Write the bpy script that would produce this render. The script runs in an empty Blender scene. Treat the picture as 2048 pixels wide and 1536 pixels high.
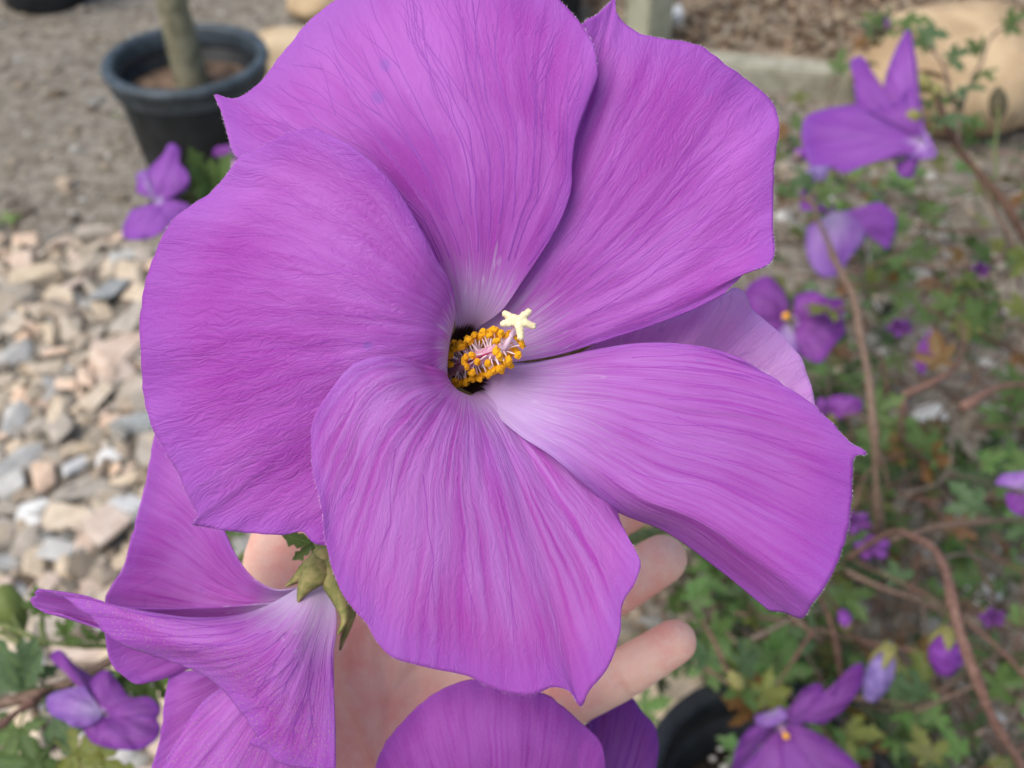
import bpy, bmesh, math, random
import numpy as np
from mathutils import Vector, Matrix, Quaternion

# ------------------------------------------------------------------ camera, world, sun, exposure
sc = bpy.context.scene
F = 1967.0                       # focal length in photo pixels (photo is 2048 wide)
PITCH = math.radians(43)         # looking down
CAM = np.array([0.0, 0.0, 1.05])
FWD = np.array([0.0, math.cos(PITCH), -math.sin(PITCH)])
UP = np.array([0.0, math.sin(PITCH), math.cos(PITCH)])
RT = np.array([1.0, 0.0, 0.0])

cam_data = bpy.data.cameras.new('camera')
cam = bpy.data.objects.new('camera', cam_data)
sc.collection.objects.link(cam)
cam.location = CAM
cam.rotation_euler = (math.pi / 2 - PITCH, 0, 0)
cam_data.sensor_width = 36
cam_data.lens = 36 * F / 2048
cam_data.clip_start = 0.01
cam_data.clip_end = 200
cam_data.dof.use_dof = True
cam_data.dof.focus_distance = 0.187
cam_data.dof.aperture_fstop = 17.5
sc.camera = cam

world = bpy.data.worlds.new('World')
sc.world = world
world.use_nodes = True
wn = world.node_tree.nodes
sky = wn.new('ShaderNodeTexSky')
sky.sky_type = 'NISHITA'
sky.sun_disc = False
SUN_EL, SUN_AZ = math.radians(60), math.radians(234)   # azimuth from +Y (north), clockwise
sky.sun_elevation = SUN_EL
sky.sun_rotation = SUN_AZ
sky.air_density = 1.0
sky.dust_density = 3.0
sky.ozone_density = 0.3
wn['Background'].inputs['Strength'].default_value = 0.15
world.node_tree.links.new(sky.outputs[0], wn['Background'].inputs['Color'])

sun_data = bpy.data.lights.new('sun', 'SUN')
sun_data.energy = 1.7
sun_data.angle = math.radians(45)
sun_data.color = (1.0, 0.97, 0.93)
sun = bpy.data.objects.new('sun', sun_data)
sc.collection.objects.link(sun)
sdir = Vector((math.sin(SUN_AZ) * math.cos(SUN_EL), math.cos(SUN_AZ) * math.cos(SUN_EL), math.sin(SUN_EL)))
sun.rotation_euler = sdir.to_track_quat('Z', 'Y').to_euler()
sun.location = sdir * 5

sc.view_settings.view_transform = 'Standard'
sc.view_settings.look = 'None'
sc.view_settings.gamma = 1
sc.view_settings.exposure = 0.36

rng = np.random.default_rng(7)
random.seed(7)

# ------------------------------------------------------------------ helpers
def W(px, py, d):
    """scene point seen at photo pixel (px,py) at axial distance d (metres)"""
    return CAM + d * (FWD + RT * ((px - 1024) / F) + UP * ((768 - py) / F))

def G(px, py, z=0.0):
    ray = FWD + RT * ((px - 1024) / F) + UP * ((768 - py) / F)
    t = (z - CAM[2]) / ray[2]
    return CAM + t * ray

def gd(px, py):
    ray = FWD + UP * ((768 - py) / F)
    return -CAM[2] / ray[2]

def col():
    return sc.collection.objects

def tag(o, label=None, cat=None, group=None, kind=None):
    if label: o['label'] = label
    if cat: o['category'] = cat
    if group: o['group'] = group
    if kind: o['kind'] = kind
    return o

def empty(name, loc=(0, 0, 0), label=None, cat=None, group=None):
    o = bpy.data.objects.new(name, None)
    o.empty_display_size = 0.01
    col().link(o)
    o.location = loc
    return tag(o, label, cat, group)

def par(o, parent):
    if parent is not None:
        o.parent = parent
        # root empties sit unrotated at the base of their thing; part meshes hold world coordinates
        o.matrix_parent_inverse = Matrix.Translation(-Vector(parent.location)) if parent.type == 'EMPTY' else Matrix.Identity(4)
    return o

def obj_np(name, verts, faces, mat, parent=None, smooth=True, uv=None):
    me = bpy.data.meshes.new(name)
    me.from_pydata([tuple(map(float, v)) for v in verts], [], faces)
    me.update()
    if smooth:
        me.polygons.foreach_set('use_smooth', [True] * len(me.polygons))
    if uv is not None:
        lay = me.uv_layers.new(name='UVMap')
        li = np.zeros(len(me.loops), dtype=np.int32)
        me.loops.foreach_get('vertex_index', li)
        lay.data.foreach_set('uv', np.asarray(uv)[li].astype(np.float32).ravel())
    if mat is not None:
        me.materials.append(mat)
    o = bpy.data.objects.new(name, me)
    col().link(o)
    return par(o, parent)

def hermite(ts, P, t):
    ts = np.asarray(ts, float); P = np.asarray(P, float)
    n = len(ts)
    m = np.zeros_like(P)
    for i in range(n):
        if i == 0: m[i] = (P[1] - P[0]) / (ts[1] - ts[0])
        elif i == n - 1: m[i] = (P[-1] - P[-2]) / (ts[-1] - ts[-2])
        else:
            a = (P[i] - P[i - 1]) / (ts[i] - ts[i - 1]); b = (P[i + 1] - P[i]) / (ts[i + 1] - ts[i])
            ha = ts[i] - ts[i - 1]; hb = ts[i + 1] - ts[i]
            m[i] = (a * hb + b * ha) / (ha + hb)
    k = np.clip(np.searchsorted(ts, t, side='right') - 1, 0, n - 2)
    h = ts[k + 1] - ts[k]
    x = ((t - ts[k]) / h)[:, None]; h = h[:, None]
    h00 = 2 * x**3 - 3 * x**2 + 1; h10 = x**3 - 2 * x**2 + x
    h01 = -2 * x**3 + 3 * x**2; h11 = x**3 - x**2
    return h00 * P[k] + h10 * h * m[k] + h01 * P[k + 1] + h11 * h * m[k + 1]

def chord(P):
    P = np.asarray(P, float)
    s = np.concatenate([[0], np.cumsum(np.maximum(1e-6, np.linalg.norm(np.diff(P[:, :2], axis=0), axis=1)))])
    return s / s[-1]

_tab = rng.random((256, 256))
def vnoise(x, y):
    xi = np.floor(x).astype(int); yi = np.floor(y).astype(int)
    fx = x - xi; fy = y - yi
    fx = fx * fx * (3 - 2 * fx); fy = fy * fy * (3 - 2 * fy)
    def g(a, b): return _tab[a % 256, b % 256]
    return (g(xi, yi) * (1 - fx) * (1 - fy) + g(xi + 1, yi) * fx * (1 - fy)
            + g(xi, yi + 1) * (1 - fx) * fy + g(xi + 1, yi + 1) * fx * fy) - 0.5

def sstep(a, b, x):
    t = np.clip((x - a) / (b - a), 0, 1)
    return t * t * (3 - 2 * t)

def tube(points, radii, sides=8, sub=6, cap=True, rough=False):
    """returns verts, faces of a swept round tube through 3d points"""
    P = np.asarray(points, float)
    s = np.concatenate([[0], np.cumsum(np.linalg.norm(np.diff(P, axis=0), axis=1))]); s /= s[-1]
    t = np.linspace(0, 1, (len(P) - 1) * sub + 1)
    C = hermite(s, P, t)
    R = np.interp(t, s, np.asarray(radii, float) if np.ndim(radii) else np.full(len(P), radii))
    if rough:
        sd = float(abs(P[0][0]) * 977 % 50)
        R = R * (0.82 + 0.5 * vnoise(t * len(P) * 2.3 + sd, t * 0 + sd) + 0.35 * np.exp(-((t * len(P) * 0.9 + sd) % 1 - .5) ** 2 / .004))
        for ax_i in range(3):
            C[1:-1, ax_i] += 1.3 * R[1:-1] * vnoise(t[1:-1] * len(P) * 1.7 + sd + 9 * ax_i, t[1:-1] * 0 + 3.3 * ax_i)
    T = np.gradient(C, axis=0); T /= np.linalg.norm(T, axis=1)[:, None]
    ref = np.array([0.31, 0.17, 0.93])
    V = []; fcs = []
    N = np.cross(T[0], ref); N /= np.linalg.norm(N)
    for i in range(len(C)):
        N = N - T[i] * np.dot(N, T[i]); N /= np.linalg.norm(N)
        B = np.cross(T[i], N)
        for k in range(sides):
            a = 2 * math.pi * k / sides
            V.append(C[i] + R[i] * (math.cos(a) * N + math.sin(a) * B))
    for i in range(len(C) - 1):
        for k in range(sides):
            k2 = (k + 1) % sides
            fcs.append((i * sides + k, i * sides + k2, (i + 1) * sides + k2, (i + 1) * sides + k))
    if cap:
        fcs.append(tuple(range(sides - 1, -1, -1)))
        fcs.append(tuple((len(C) - 1) * sides + k for k in range(sides)))
    return V, fcs

def merge(parts):
    V = []; Fs = []
    for v, f in parts:
        o = len(V); V.extend(v); Fs.extend([tuple(i + o for i in q) for q in f])
    return V, Fs

def lathe(profile, n=48, jit=0):
    """profile list of (r,z); returns closed surface of revolution (open ends)"""
    V = []; Fs = []
    m = len(profile)
    for k in range(n):
        a = 2 * math.pi * k / n
        for r, z in profile:
            V.append((r * math.cos(a), r * math.sin(a), z))
    for k in range(n):
        k2 = (k + 1) % n
        for i in range(m - 1):
            Fs.append((k * m + i, k2 * m + i, k2 * m + i + 1, k * m + i + 1))
    return V, Fs

def ico(sub=1):
    bm = bmesh.new()
    bmesh.ops.create_icosphere(bm, subdivisions=sub, radius=1)
    v = np.array([x.co[:] for x in bm.verts]); f = [tuple(q.index for q in p.verts) for p in bm.faces]
    bm.free()
    return v, f

# ------------------------------------------------------------------ material helpers
class NT:
    def __init__(self, name):
        self.m = bpy.data.materials.new(name)
        self.m.use_nodes = True
        self.t = self.m.node_tree
        self.n = self.t.nodes
        self.b = self.n['Principled BSDF']
        self.out = self.n['Material Output']
    def link(self, a, b): self.t.links.new(a, b)
    def put(self, sock, v):
        if isinstance(v, bpy.types.NodeSocket): self.link(v, sock)
        elif v is not None: sock.default_value = v
    def math(self, op, a, b=None, c=None, clamp=False):
        n = self.n.new('ShaderNodeMath'); n.operation = op; n.use_clamp = clamp
        self.put(n.inputs[0], a)
        if b is not None: self.put(n.inputs[1], b)
        if c is not None: self.put(n.inputs[2], c)
        return n.outputs[0]
    def ss(self, v, a, b, lo=0.0, hi=1.0):
        n = self.n.new('ShaderNodeMapRange'); n.interpolation_type = 'SMOOTHSTEP'
        self.put(n.inputs[0], v)
        n.inputs[1].default_value = a; n.inputs[2].default_value = b
        n.inputs[3].default_value = lo; n.inputs[4].default_value = hi
        return n.outputs[0]
    def mix(self, f, a, b, mode='MIX'):
        n = self.n.new('ShaderNodeMix'); n.data_type = 'RGBA'; n.blend_type = mode
        self.put(n.inputs[0], f)
        self.put(n.inputs[6], a if isinstance(a, bpy.types.NodeSocket) else (*a, 1))
        self.put(n.inputs[7], b if isinstance(b, bpy.types.NodeSocket) else (*b, 1))
        return n.outputs[2]
    def comb(self, x, y, z=0.0):
        n = self.n.new('ShaderNodeCombineXYZ')
        self.put(n.inputs[0], x); self.put(n.inputs[1], y); self.put(n.inputs[2], z)
        return n.outputs[0]
    def noise(self, vec, scale=1.0, detail=2.0, rough=0.5, dist=0.0):
        n = self.n.new('ShaderNodeTexNoise')
        self.put(n.inputs['Vector'], vec)
        n.inputs['Scale'].default_value = scale; n.inputs['Detail'].default_value = detail
        n.inputs['Roughness'].default_value = rough; n.inputs['Distortion'].default_value = dist
        return n.outputs[0]
    def voro(self, vec, scale=1.0, feature='F1', out=0, dims='3D', rand=1.0):
        n = self.n.new('ShaderNodeTexVoronoi'); n.voronoi_dimensions = dims; n.feature = feature
        self.put(n.inputs['Vector'], vec)
        n.inputs['Scale'].default_value = scale
        n.inputs['Randomness'].default_value = rand
        return n.outputs[out]
    def ramp(self, f, stops):
        n = self.n.new('ShaderNodeValToRGB')
        self.put(n.inputs[0], f)
        e = n.color_ramp.elements
        while len(e) < len(stops): e.new(0.5)
        for x, (p, c) in zip(e, stops):
            x.position = p; x.color = (*c, 1)
        return n.outputs[0]
    def coord(self, kind='Object'):
        n = self.n.new('ShaderNodeTexCoord'); return n.outputs[kind]
    def rand(self):
        n = self.n.new('ShaderNodeObjectInfo'); return n.outputs['Random']
    def sep(self, v):
        n = self.n.new('ShaderNodeSeparateXYZ'); self.put(n.inputs[0], v); return n.outputs
    def bump(self, h, strength=0.3, dist=0.001, normal=None):
        n = self.n.new('ShaderNodeBump')
        self.put(n.inputs['Height'], h)
        n.inputs['Strength'].default_value = strength; n.inputs['Distance'].default_value = dist
        if normal is not None: self.link(normal, n.inputs['Normal'])
        self.link(n.outputs[0], self.b.inputs['Normal'])
        return n.outputs[0]
    def set(self, **k):
        for a, v in k.items():
            self.put(self.b.inputs[a.replace('_', ' ')], v if not isinstance(v, tuple) else (*v, 1))

def petal_mat(name, deep=(0.435, 0.048, 0.465), light=(0.57, 0.16, 0.64), rim=(0.39, 0.12, 0.60),
              pale=(0.67, 0.55, 0.77), pale_end=0.42, throat=0.104, vein=0.55, spots=0.4, fuzz=0.0, nveins=24, transl=0.38, wrinkle=0.8, pale_u=0.0, rays=0.3, nrays=46.0, netw=0.045, pale_amt=0.9):
    q = NT(name)
    uv = q.sep(q.coord('UV')); u, v = uv[0], uv[1]
    r = q.math('MULTIPLY', q.rand(), 37.0)
    wob = q.noise(q.comb(q.math('MULTIPLY', u, 7.0), q.math('MULTIPLY', v, 4.0), r), 1.0, 3.0)
    wob = q.math('SUBTRACT', wob, 0.5)
    # streaks that follow the veins
    streak = q.noise(q.comb(q.math('MULTIPLY_ADD', u, 34.0, q.math('MULTIPLY', wob, 1.2)), q.math('MULTIPLY', v, 2.4), r), 1.0, 4.0, 0.6)
    blotch = q.noise(q.comb(q.math('MULTIPLY', u, 3.2), q.math('MULTIPLY', v, 3.0), q.math('ADD', r, 5.0)), 1.0, 2.0)
    c = q.mix(q.ss(q.math('ADD', q.math('MULTIPLY', streak, 0.45), q.math('MULTIPLY', blotch, 0.7)), 0.38, 0.78), deep, light)
    # pale rays standing on the ridges between the veins
    rn = q.noise(q.comb(q.math('MULTIPLY_ADD', u, nrays, q.math('MULTIPLY', wob, 1.4)), q.math('MULTIPLY', v, 1.5), q.math('ADD', r, 9.0)), 1.0, 1.5, 0.5)
    ridge = q.math('SUBTRACT', 1.0, q.math('MULTIPLY', q.math('ABSOLUTE', q.math('SUBTRACT', rn, 0.5)), 5.0), clamp=True)
    rfade = q.math('MULTIPLY', q.ss(v, 0.18, 0.4), q.ss(v, 0.72, 1.0, 1.0, 0.35))
    c = q.mix(q.math('MULTIPLY', q.math('MULTIPLY', ridge, rfade), rays), c, (0.66, 0.33, 0.76))
    # cooler, bluer margin
    eu = q.math('MINIMUM', u, q.math('SUBTRACT', 1.0, u))
    ed = q.math('MINIMUM', q.math('MULTIPLY', eu, 1.3), q.math('SUBTRACT', 1.0, v))
    ed = q.math('ADD', ed, q.math('MULTIPLY', wob, 0.05))
    outer = q.math('MULTIPLY', q.ss(v, 0.25, 0.5), q.ss(ed, 0.0, 0.11, 0.42, 0.0))
    c = q.mix(outer, c, rim)
    # veins: an elongated net
    vx = q.math('MULTIPLY_ADD', u, float(nveins), q.math('MULTIPLY', wob, 0.9))
    vy = q.math('MULTIPLY_ADD', v, 2.3, q.math('MULTIPLY', wob, 0.5))
    net = q.voro(q.comb(vx, q.math('ADD', vy, r)), 1.0, 'DISTANCE_TO_EDGE', 0, '2D')
    net = q.ss(net, 0.0, netw, 1.0, 0.0)
    brk = q.ss(q.noise(q.comb(q.math('MULTIPLY', u, 14.0), q.math('MULTIPLY', v, 9.0), r), 1.0, 2.0), 0.25, 0.6, 0.4, 1.0)
    c = q.mix(q.math('MULTIPLY', q.math('MULTIPLY', net, q.ss(v, 0.3, 0.6, 0.0, vein)), brk), c, (0.17, 0.03, 0.33))
    # pale base with pale vein rays
    vb = q.math('ADD', v, q.math('MULTIPLY', q.math('SUBTRACT', streak, 0.5), 0.30))
    if pale_u: vb = q.math('ADD', vb, q.math('MULTIPLY', q.math('SUBTRACT', 0.5, u), pale_u))
    c = q.mix(q.ss(vb, throat + 0.02, pale_end, pale_amt, 0.0), c, pale)
    ray = q.math('MULTIPLY', net, q.ss(vb, 0.18, pale_end + 0.16, 0.55, 0.0))
    c = q.mix(ray, c, (0.74, 0.58, 0.80))
    # bluish bruise spots
    if spots:
        sp = q.voro(q.comb(q.math('MULTIPLY_ADD', u, 5.0, q.math('MULTIPLY', wob, 0.25)), q.math('MULTIPLY', v, 5.0), r), 1.0, 'F1', 0)
        sp = q.math('MULTIPLY', q.ss(sp, 0.04, 0.11, spots, 0.0), q.ss(blotch, 0.42, 0.55))
        c = q.mix(q.math('MULTIPLY', sp, q.ss(v, 0.35, 0.5)), c, (0.19, 0.13, 0.52))
    # cell grain
    gr = q.noise(q.coord('Object'), 2600.0, 2.0, 0.6)
    c = q.mix(q.ss(gr, 0.35, 0.7, 0.0, 0.10), c, (0.58, 0.26, 0.70))
    if fuzz:
        fz = q.voro(q.coord('Object'), 1800.0, 'F1', 0)
        c = q.mix(q.math('MULTIPLY', q.ss(fz, 0.1, 0.3, fuzz, 0.0), q.ss(v, 0.4, 0.8)), c, (0.55, 0.42, 0.32))
    if throat:
        dk = q.math('ADD', v, q.math('MULTIPLY', q.math('SUBTRACT', streak, 0.5), 0.09))
        c = q.mix(q.ss(dk, throat - 0.012, throat + 0.012, 1.0, 0.0), c, (0.022, 0.002, 0.009))
    q.set(Base_Color=c, Roughness=0.58)
    q.b.inputs['Specular IOR Level'].default_value = 0.28
    q.b.inputs['Sheen Weight'].default_value = 0.06
    wr = q.noise(q.comb(q.math('MULTIPLY_ADD', u, 82.0, q.math('MULTIPLY', wob, 10.0)), q.math('MULTIPLY', v, 19.0), r), 1.0, 2.5, 0.55, 0.5)
    wr = q.math('SUBTRACT', 1.0, q.math('MULTIPLY', q.math('ABSOLUTE', q.math('SUBTRACT', wr, 0.5)), 2.6))
    h = q.math('ADD', q.math('MULTIPLY', streak, 0.45), q.math('MULTIPLY', gr, 0.12))
    h = q.math('ADD', h, q.math('MULTIPLY', ridge, q.math('MULTIPLY', rfade, rays)))
    h = q.math('ADD', h, q.math('MULTIPLY', q.math('MULTIPLY', wr, q.ss(v, 0.2, 0.5)), wrinkle))
    bmp = q.bump(h, 0.32, 0.0010)
    tr = q.n.new('ShaderNodeBsdfTranslucent'); q.link(c, tr.inputs[0]); q.link(bmp, tr.inputs[1])
    mx = q.n.new('ShaderNodeMixShader'); mx.inputs[0].default_value = transl
    q.link(q.b.outputs[0], mx.inputs[1]); q.link(tr.outputs[0], mx.inputs[2]); q.link(mx.outputs[0], q.out.inputs[0])
    return q.m

def simple_mat(name, c1, c2, scale=30.0, rough=0.7, bump=0.2, bdist=0.001, spec=0.3, detail=4.0, coord='Object', lo=0.35, hi=0.65):
    q = NT(name)
    n = q.noise(q.coord(coord), scale, detail, 0.6)
    q.set(Base_Color=q.mix(q.ss(n, lo, hi), c1, c2), Roughness=rough)
    q.b.inputs['Specular IOR Level'].default_value = spec
    if bump: q.bump(n, bump, bdist)
    return q.m

def leaf_mat(name, c1, c2, edge):
    q = NT(name)
    uv = q.sep(q.coord('UV'))
    r = q.math('MULTIPLY', q.rand(), 20.0)
    n = q.noise(q.comb(uv[0], uv[1], r), 9.0, 3.0)
    c = q.mix(q.ss(n, 0.3, 0.7), c1, c2)
    c = q.mix(q.ss(uv[0], 0.0, 0.12, 0.45, 0.0), c, (0.25, 0.34, 0.10))      # pale midrib
    c = q.mix(q.math('MULTIPLY', q.ss(uv[0], 0.75, 1.0), 0.45), c, edge)
    c = q.mix(q.ss(q.rand(), 0.0, 1.0, 0.0, 0.35), c, (0.03, 0.08, 0.02))
    q.set(Base_Color=c, Roughness=0.5)
    q.b.inputs['Specular IOR Level'].default_value = 0.35
    q.bump(n, 0.2, 0.001)
    tr = q.n.new('ShaderNodeBsdfTranslucent'); q.link(c, tr.inputs[0])
    mx = q.n.new('ShaderNodeMixShader'); mx.inputs[0].default_value = 0.3
    q.link(q.b.outputs[0], mx.inputs[1]); q.link(tr.outputs[0], mx.inputs[2]); q.link(mx.outputs[0], q.out.inputs[0])
    return q.m

def attr_mat(name, rough=0.85, scale=220.0, bdist=0.002):
    q = NT(name)
    a = q.n.new('ShaderNodeAttribute'); a.attribute_name = 'tone'
    n = q.noise(q.coord('Object'), scale, 3.0)
    q.set(Base_Color=q.mix(q.ss(n, 0.3, 0.7, 0.0, 0.4), a.outputs['Color'], (0.12, 0.095, 0.07)), Roughness=rough)
    q.b.inputs['Specular IOR Level'].default_value = 0.2
    q.bump(n, 0.3, bdist)
    return q.m

M = {}
M['petal_l'] = petal_mat('petal_left', pale_end=0.24, vein=0.0, wrinkle=1.2, rays=0.10)
M['petal_t'] = petal_mat('petal_top', pale_end=0.36, vein=0.0, wrinkle=0.5, nveins=30, rays=0.06)
M['petal_ur'] = petal_mat('petal_upper_right', pale_end=0.40, vein=0.0, wrinkle=0.8, nveins=28, rays=0.12)
M['petal_r'] = petal_mat('petal_right', pale_end=0.54, vein=0.0, pale=(0.68, 0.56, 0.80), light=(0.55, 0.17, 0.63), wrinkle=0.7, pale_u=0.10, rays=0.30, pale_amt=0.8)
M['petal_b'] = petal_mat('petal_lower', pale_end=0.36, vein=0.0, wrinkle=0.6, pale_u=0.30, pale=(0.66, 0.46, 0.76), rays=0.55, nrays=34.0, deep=(0.47, 0.042, 0.45))
q = NT('petal_vein')
q.set(Base_Color=q.mix(q.noise(q.coord('Object'), 900.0, 2.0), (0.23, 0.028, 0.34), (0.31, 0.045, 0.42)), Roughness=0.6)
M['vein'] = q.m
q = NT('petal_vein_soft')
q.set(Base_Color=q.mix(q.noise(q.coord('Object'), 900.0, 2.0), (0.31, 0.035, 0.40), (0.40, 0.06, 0.48)), Roughness=0.6)
M['vein_soft'] = q.m
M['petal_back'] = petal_mat('petal_second', throat=0.0, fuzz=0.8, pale_end=0.52, vein=0.0, pale=(0.80, 0.72, 0.87), wrinkle=0.5, spots=0.3, nveins=20)
M['petal_inner'] = petal_mat('petal_second_inner', throat=0.0, pale_end=0.26, vein=0.2, spots=0.2, wrinkle=0.4, nveins=20)
M['petal_low_shaded'] = petal_mat('petal_low_shaded', deep=(0.30, 0.028, 0.33), light=(0.40, 0.075, 0.46), rim=(0.28, 0.06, 0.42), throat=0.0, pale_end=0.26, vein=0.0, spots=0.2, wrinkle=0.4, nveins=20, rays=0.15)  # shade below the big bloom put into the colour as a darker purple
M['petal_pink'] = petal_mat('petal_pink', transl=0.25, deep=(0.82, 0.32, 0.80), light=(0.90, 0.52, 0.90), rim=(0.70, 0.35, 0.85), throat=0.0, pale_end=0.3, vein=0.2)
M['petal_dark'] = petal_mat('petal_dark', deep=(0.17, 0.012, 0.24), light=(0.25, 0.03, 0.35), rim=(0.17, 0.035, 0.36), throat=0.0, pale_end=0.16, vein=0.2, spots=0.3)
M['petal_lav'] = petal_mat('petal_lavender', deep=(0.27, 0.09, 0.47), light=(0.42, 0.24, 0.60), rim=(0.25, 0.12, 0.5), throat=0.0, pale_end=0.8, vein=0.2, spots=0.2)
M['petal_mid'] = petal_mat('petal_mid', deep=(0.25, 0.04, 0.40), light=(0.34, 0.075, 0.50), rim=(0.22, 0.07, 0.46), throat=0.0, pale_end=0.25, vein=0.15, spots=0.2)
M['leaf'] = leaf_mat('leaf_green', (0.075, 0.14, 0.035), (0.14, 0.215, 0.06), (0.16, 0.17, 0.05))
M['leaf_grey'] = leaf_mat('leaf_grey_green', (0.08, 0.145, 0.06), (0.14, 0.22, 0.10), (0.14, 0.18, 0.08))
M['leaf_yellow'] = leaf_mat('leaf_yellow_green', (0.16, 0.20, 0.04), (0.25, 0.26, 0.06), (0.25, 0.16, 0.04))
M['leaf_brown'] = leaf_mat('leaf_brown', (0.17, 0.075, 0.025), (0.28, 0.13, 0.04), (0.15, 0.05, 0.02))
M['stem_brown'] = simple_mat('stem_brown', (0.13, 0.08, 0.055), (0.24, 0.165, 0.12), 350, 0.75)
M['stem_red'] = simple_mat('stem_red', (0.13, 0.065, 0.048), (0.24, 0.14, 0.105), 260, 0.8)
M['stem_dark'] = simple_mat('stem_dark', (0.06, 0.032, 0.02), (0.14, 0.075, 0.05), 300, 0.75)
M['stem_green'] = simple_mat('stem_green', (0.10, 0.14, 0.04), (0.18, 0.20, 0.07), 200, 0.65)
M['sepal'] = simple_mat('sepal_green', (0.17, 0.18, 0.05), (0.32, 0.27, 0.10), 420, 0.7, 0.4, 0.0006)
M['sepal_dark'] = simple_mat('sepal_dark', (0.05, 0.045, 0.025), (0.12, 0.10, 0.05), 200, 0.7)
M['sepal_dark'] = simple_mat('sepal_dark', (0.05, 0.045, 0.025), (0.12, 0.10, 0.05), 200, 0.7)
M['bud_purple'] = simple_mat('bud_purple', (0.13, 0.02, 0.20), (0.24, 0.06, 0.36), 160, 0.5)
M['bud_wilt'] = simple_mat('bud_wilted', (0.14, 0.09, 0.27), (0.27, 0.19, 0.42), 120, 0.6, 0.5, .004)
M['bud_pink'] = simple_mat('bud_pink', (0.26, 0.09, 0.26), (0.42, 0.22, 0.42), 120, 0.6)
M['anther'] = simple_mat('anther_gold', (0.95, 0.38, 0.004), (1.0, 0.54, 0.012), 1500, 0.75, 0.6, 0.0003)
M['filament'] = simple_mat('filament_pink', (0.85, 0.66, 0.70), (0.94, 0.84, 0.82), 900, 0.5, 0.1)
M['column'] = simple_mat('column_pink', (0.62, 0.27, 0.42), (0.75, 0.48, 0.58), 500, 0.5, 0.1)
M['style'] = simple_mat('style_pale_pink', (0.74, 0.50, 0.64), (0.82, 0.64, 0.74), 500, 0.5, 0.1)
M['column_line'] = simple_mat('column_line', (0.35, 0.03, 0.10), (0.45, 0.06, 0.16), 500, 0.5, 0.1)
M['stigma'] = simple_mat('stigma_cream', (0.78, 0.64, 0.36), (0.86, 0.76, 0.50), 1800, 0.7, 0.6, 0.0003)
M['black_plastic'] = simple_mat('black_plastic', (0.007, 0.009, 0.010), (0.018, 0.022, 0.025), 25, 0.5, 0.08, 0.001, 0.4)
M['black_rim'] = simple_mat('black_plastic_rim', (0.03, 0.042, 0.05), (0.065, 0.085, 0.10), 30, 0.45, 0.08, 0.001, 0.45)
M['soil'] = simple_mat('potting_soil', (0.07, 0.045, 0.03), (0.22, 0.15, 0.10), 60, 0.9, 0.8, 0.006)
M['soil_dark'] = simple_mat('near_black_soil', (0.012, 0.010, 0.007), (0.035, 0.026, 0.018), 90, 0.9, 0.8, 0.005)  # near-black soil tone, much darker than potting_soil
M['bark'] = simple_mat('sapling_bark', (0.15, 0.14, 0.085), (0.27, 0.25, 0.16), 45, 0.85, 0.5, 0.004)
M['timber'] = simple_mat('weathered_timber', (0.27, 0.26, 0.19), (0.40, 0.38, 0.29), 26, 0.85, 0.5, 0.003)
M['sand_rock'] = simple_mat('sandstone_orange', (0.36, 0.25, 0.14), (0.54, 0.40, 0.24), 9, 0.9, 0.5, 0.008)
M['sand_rock2'] = simple_mat('sandstone_pale', (0.46, 0.34, 0.20), (0.60, 0.47, 0.30), 14, 0.9, 0.5, 0.006)

# ------------------------------------------------------------------ ground
def ground_height(x, y):
    return 0.012 * vnoise(x * 3.1 + 40, y * 3.1 + 11) + 0.006 * vnoise(x * 11 + 3, y * 11 + 77) + 0.003 * vnoise(x * 37, y * 37)

q = NT('ground_soil')
oc = q.coord('Object')
n1 = q.noise(oc, 2.3, 4.0, 0.6); n2 = q.noise(oc, 28.0, 5.0, 0.65); n3 = q.noise(oc, 140.0, 3.0, 0.6)
c = q.mix(q.ss(n1, 0.35, 0.65), (0.21, 0.19, 0.15), (0.30, 0.27, 0.22))
c = q.mix(q.ss(n2, 0.42, 0.62, 0.0, 0.75), c, (0.11, 0.09, 0.065))
c = q.mix(q.ss(n3, 0.52, 0.72, 0.0, 0.6), c, (0.36, 0.32, 0.26))
q.set(Base_Color=c, Roughness=0.95)
q.b.inputs['Specular IOR Level'].default_value = 0.15
q.bump(q.math('ADD', n2, q.math('MULTIPLY', n3, 0.4)), 0.7, 0.012)
M['ground'] = q.m

def axis(lo, hi, step, far):
    a = np.arange(lo, hi + 1e-6, step)
    return np.concatenate([[-far, -far / 3], a, [far / 3, far]])
gx = axis(-1.8, 1.8, 0.018, 40.0); gy = axis(0.1, 3.3, 0.018, 40.0)
GX, GY = np.meshgrid(gx, gy)
near = (np.abs(GX) < 1.85) & (GY > 0) & (GY < 3.4)
GZ = np.where(near, ground_height(GX, GY), 0.0)
nx, ny = len(gx), len(gy)
gv = np.stack([GX.ravel(), GY.ravel(), GZ.ravel()], 1)
idx = np.arange(nx * ny).reshape(ny, nx)
gf = np.stack([idx[:-1, :-1].ravel(), idx[:-1, 1:].ravel(), idx[1:, 1:].ravel(), idx[1:, :-1].ravel()], 1).tolist()
ground = obj_np('ground', gv, gf, M['ground'])
tag(ground, 'sandy gravel garden ground strewn with broken stones', kind='structure')

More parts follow.
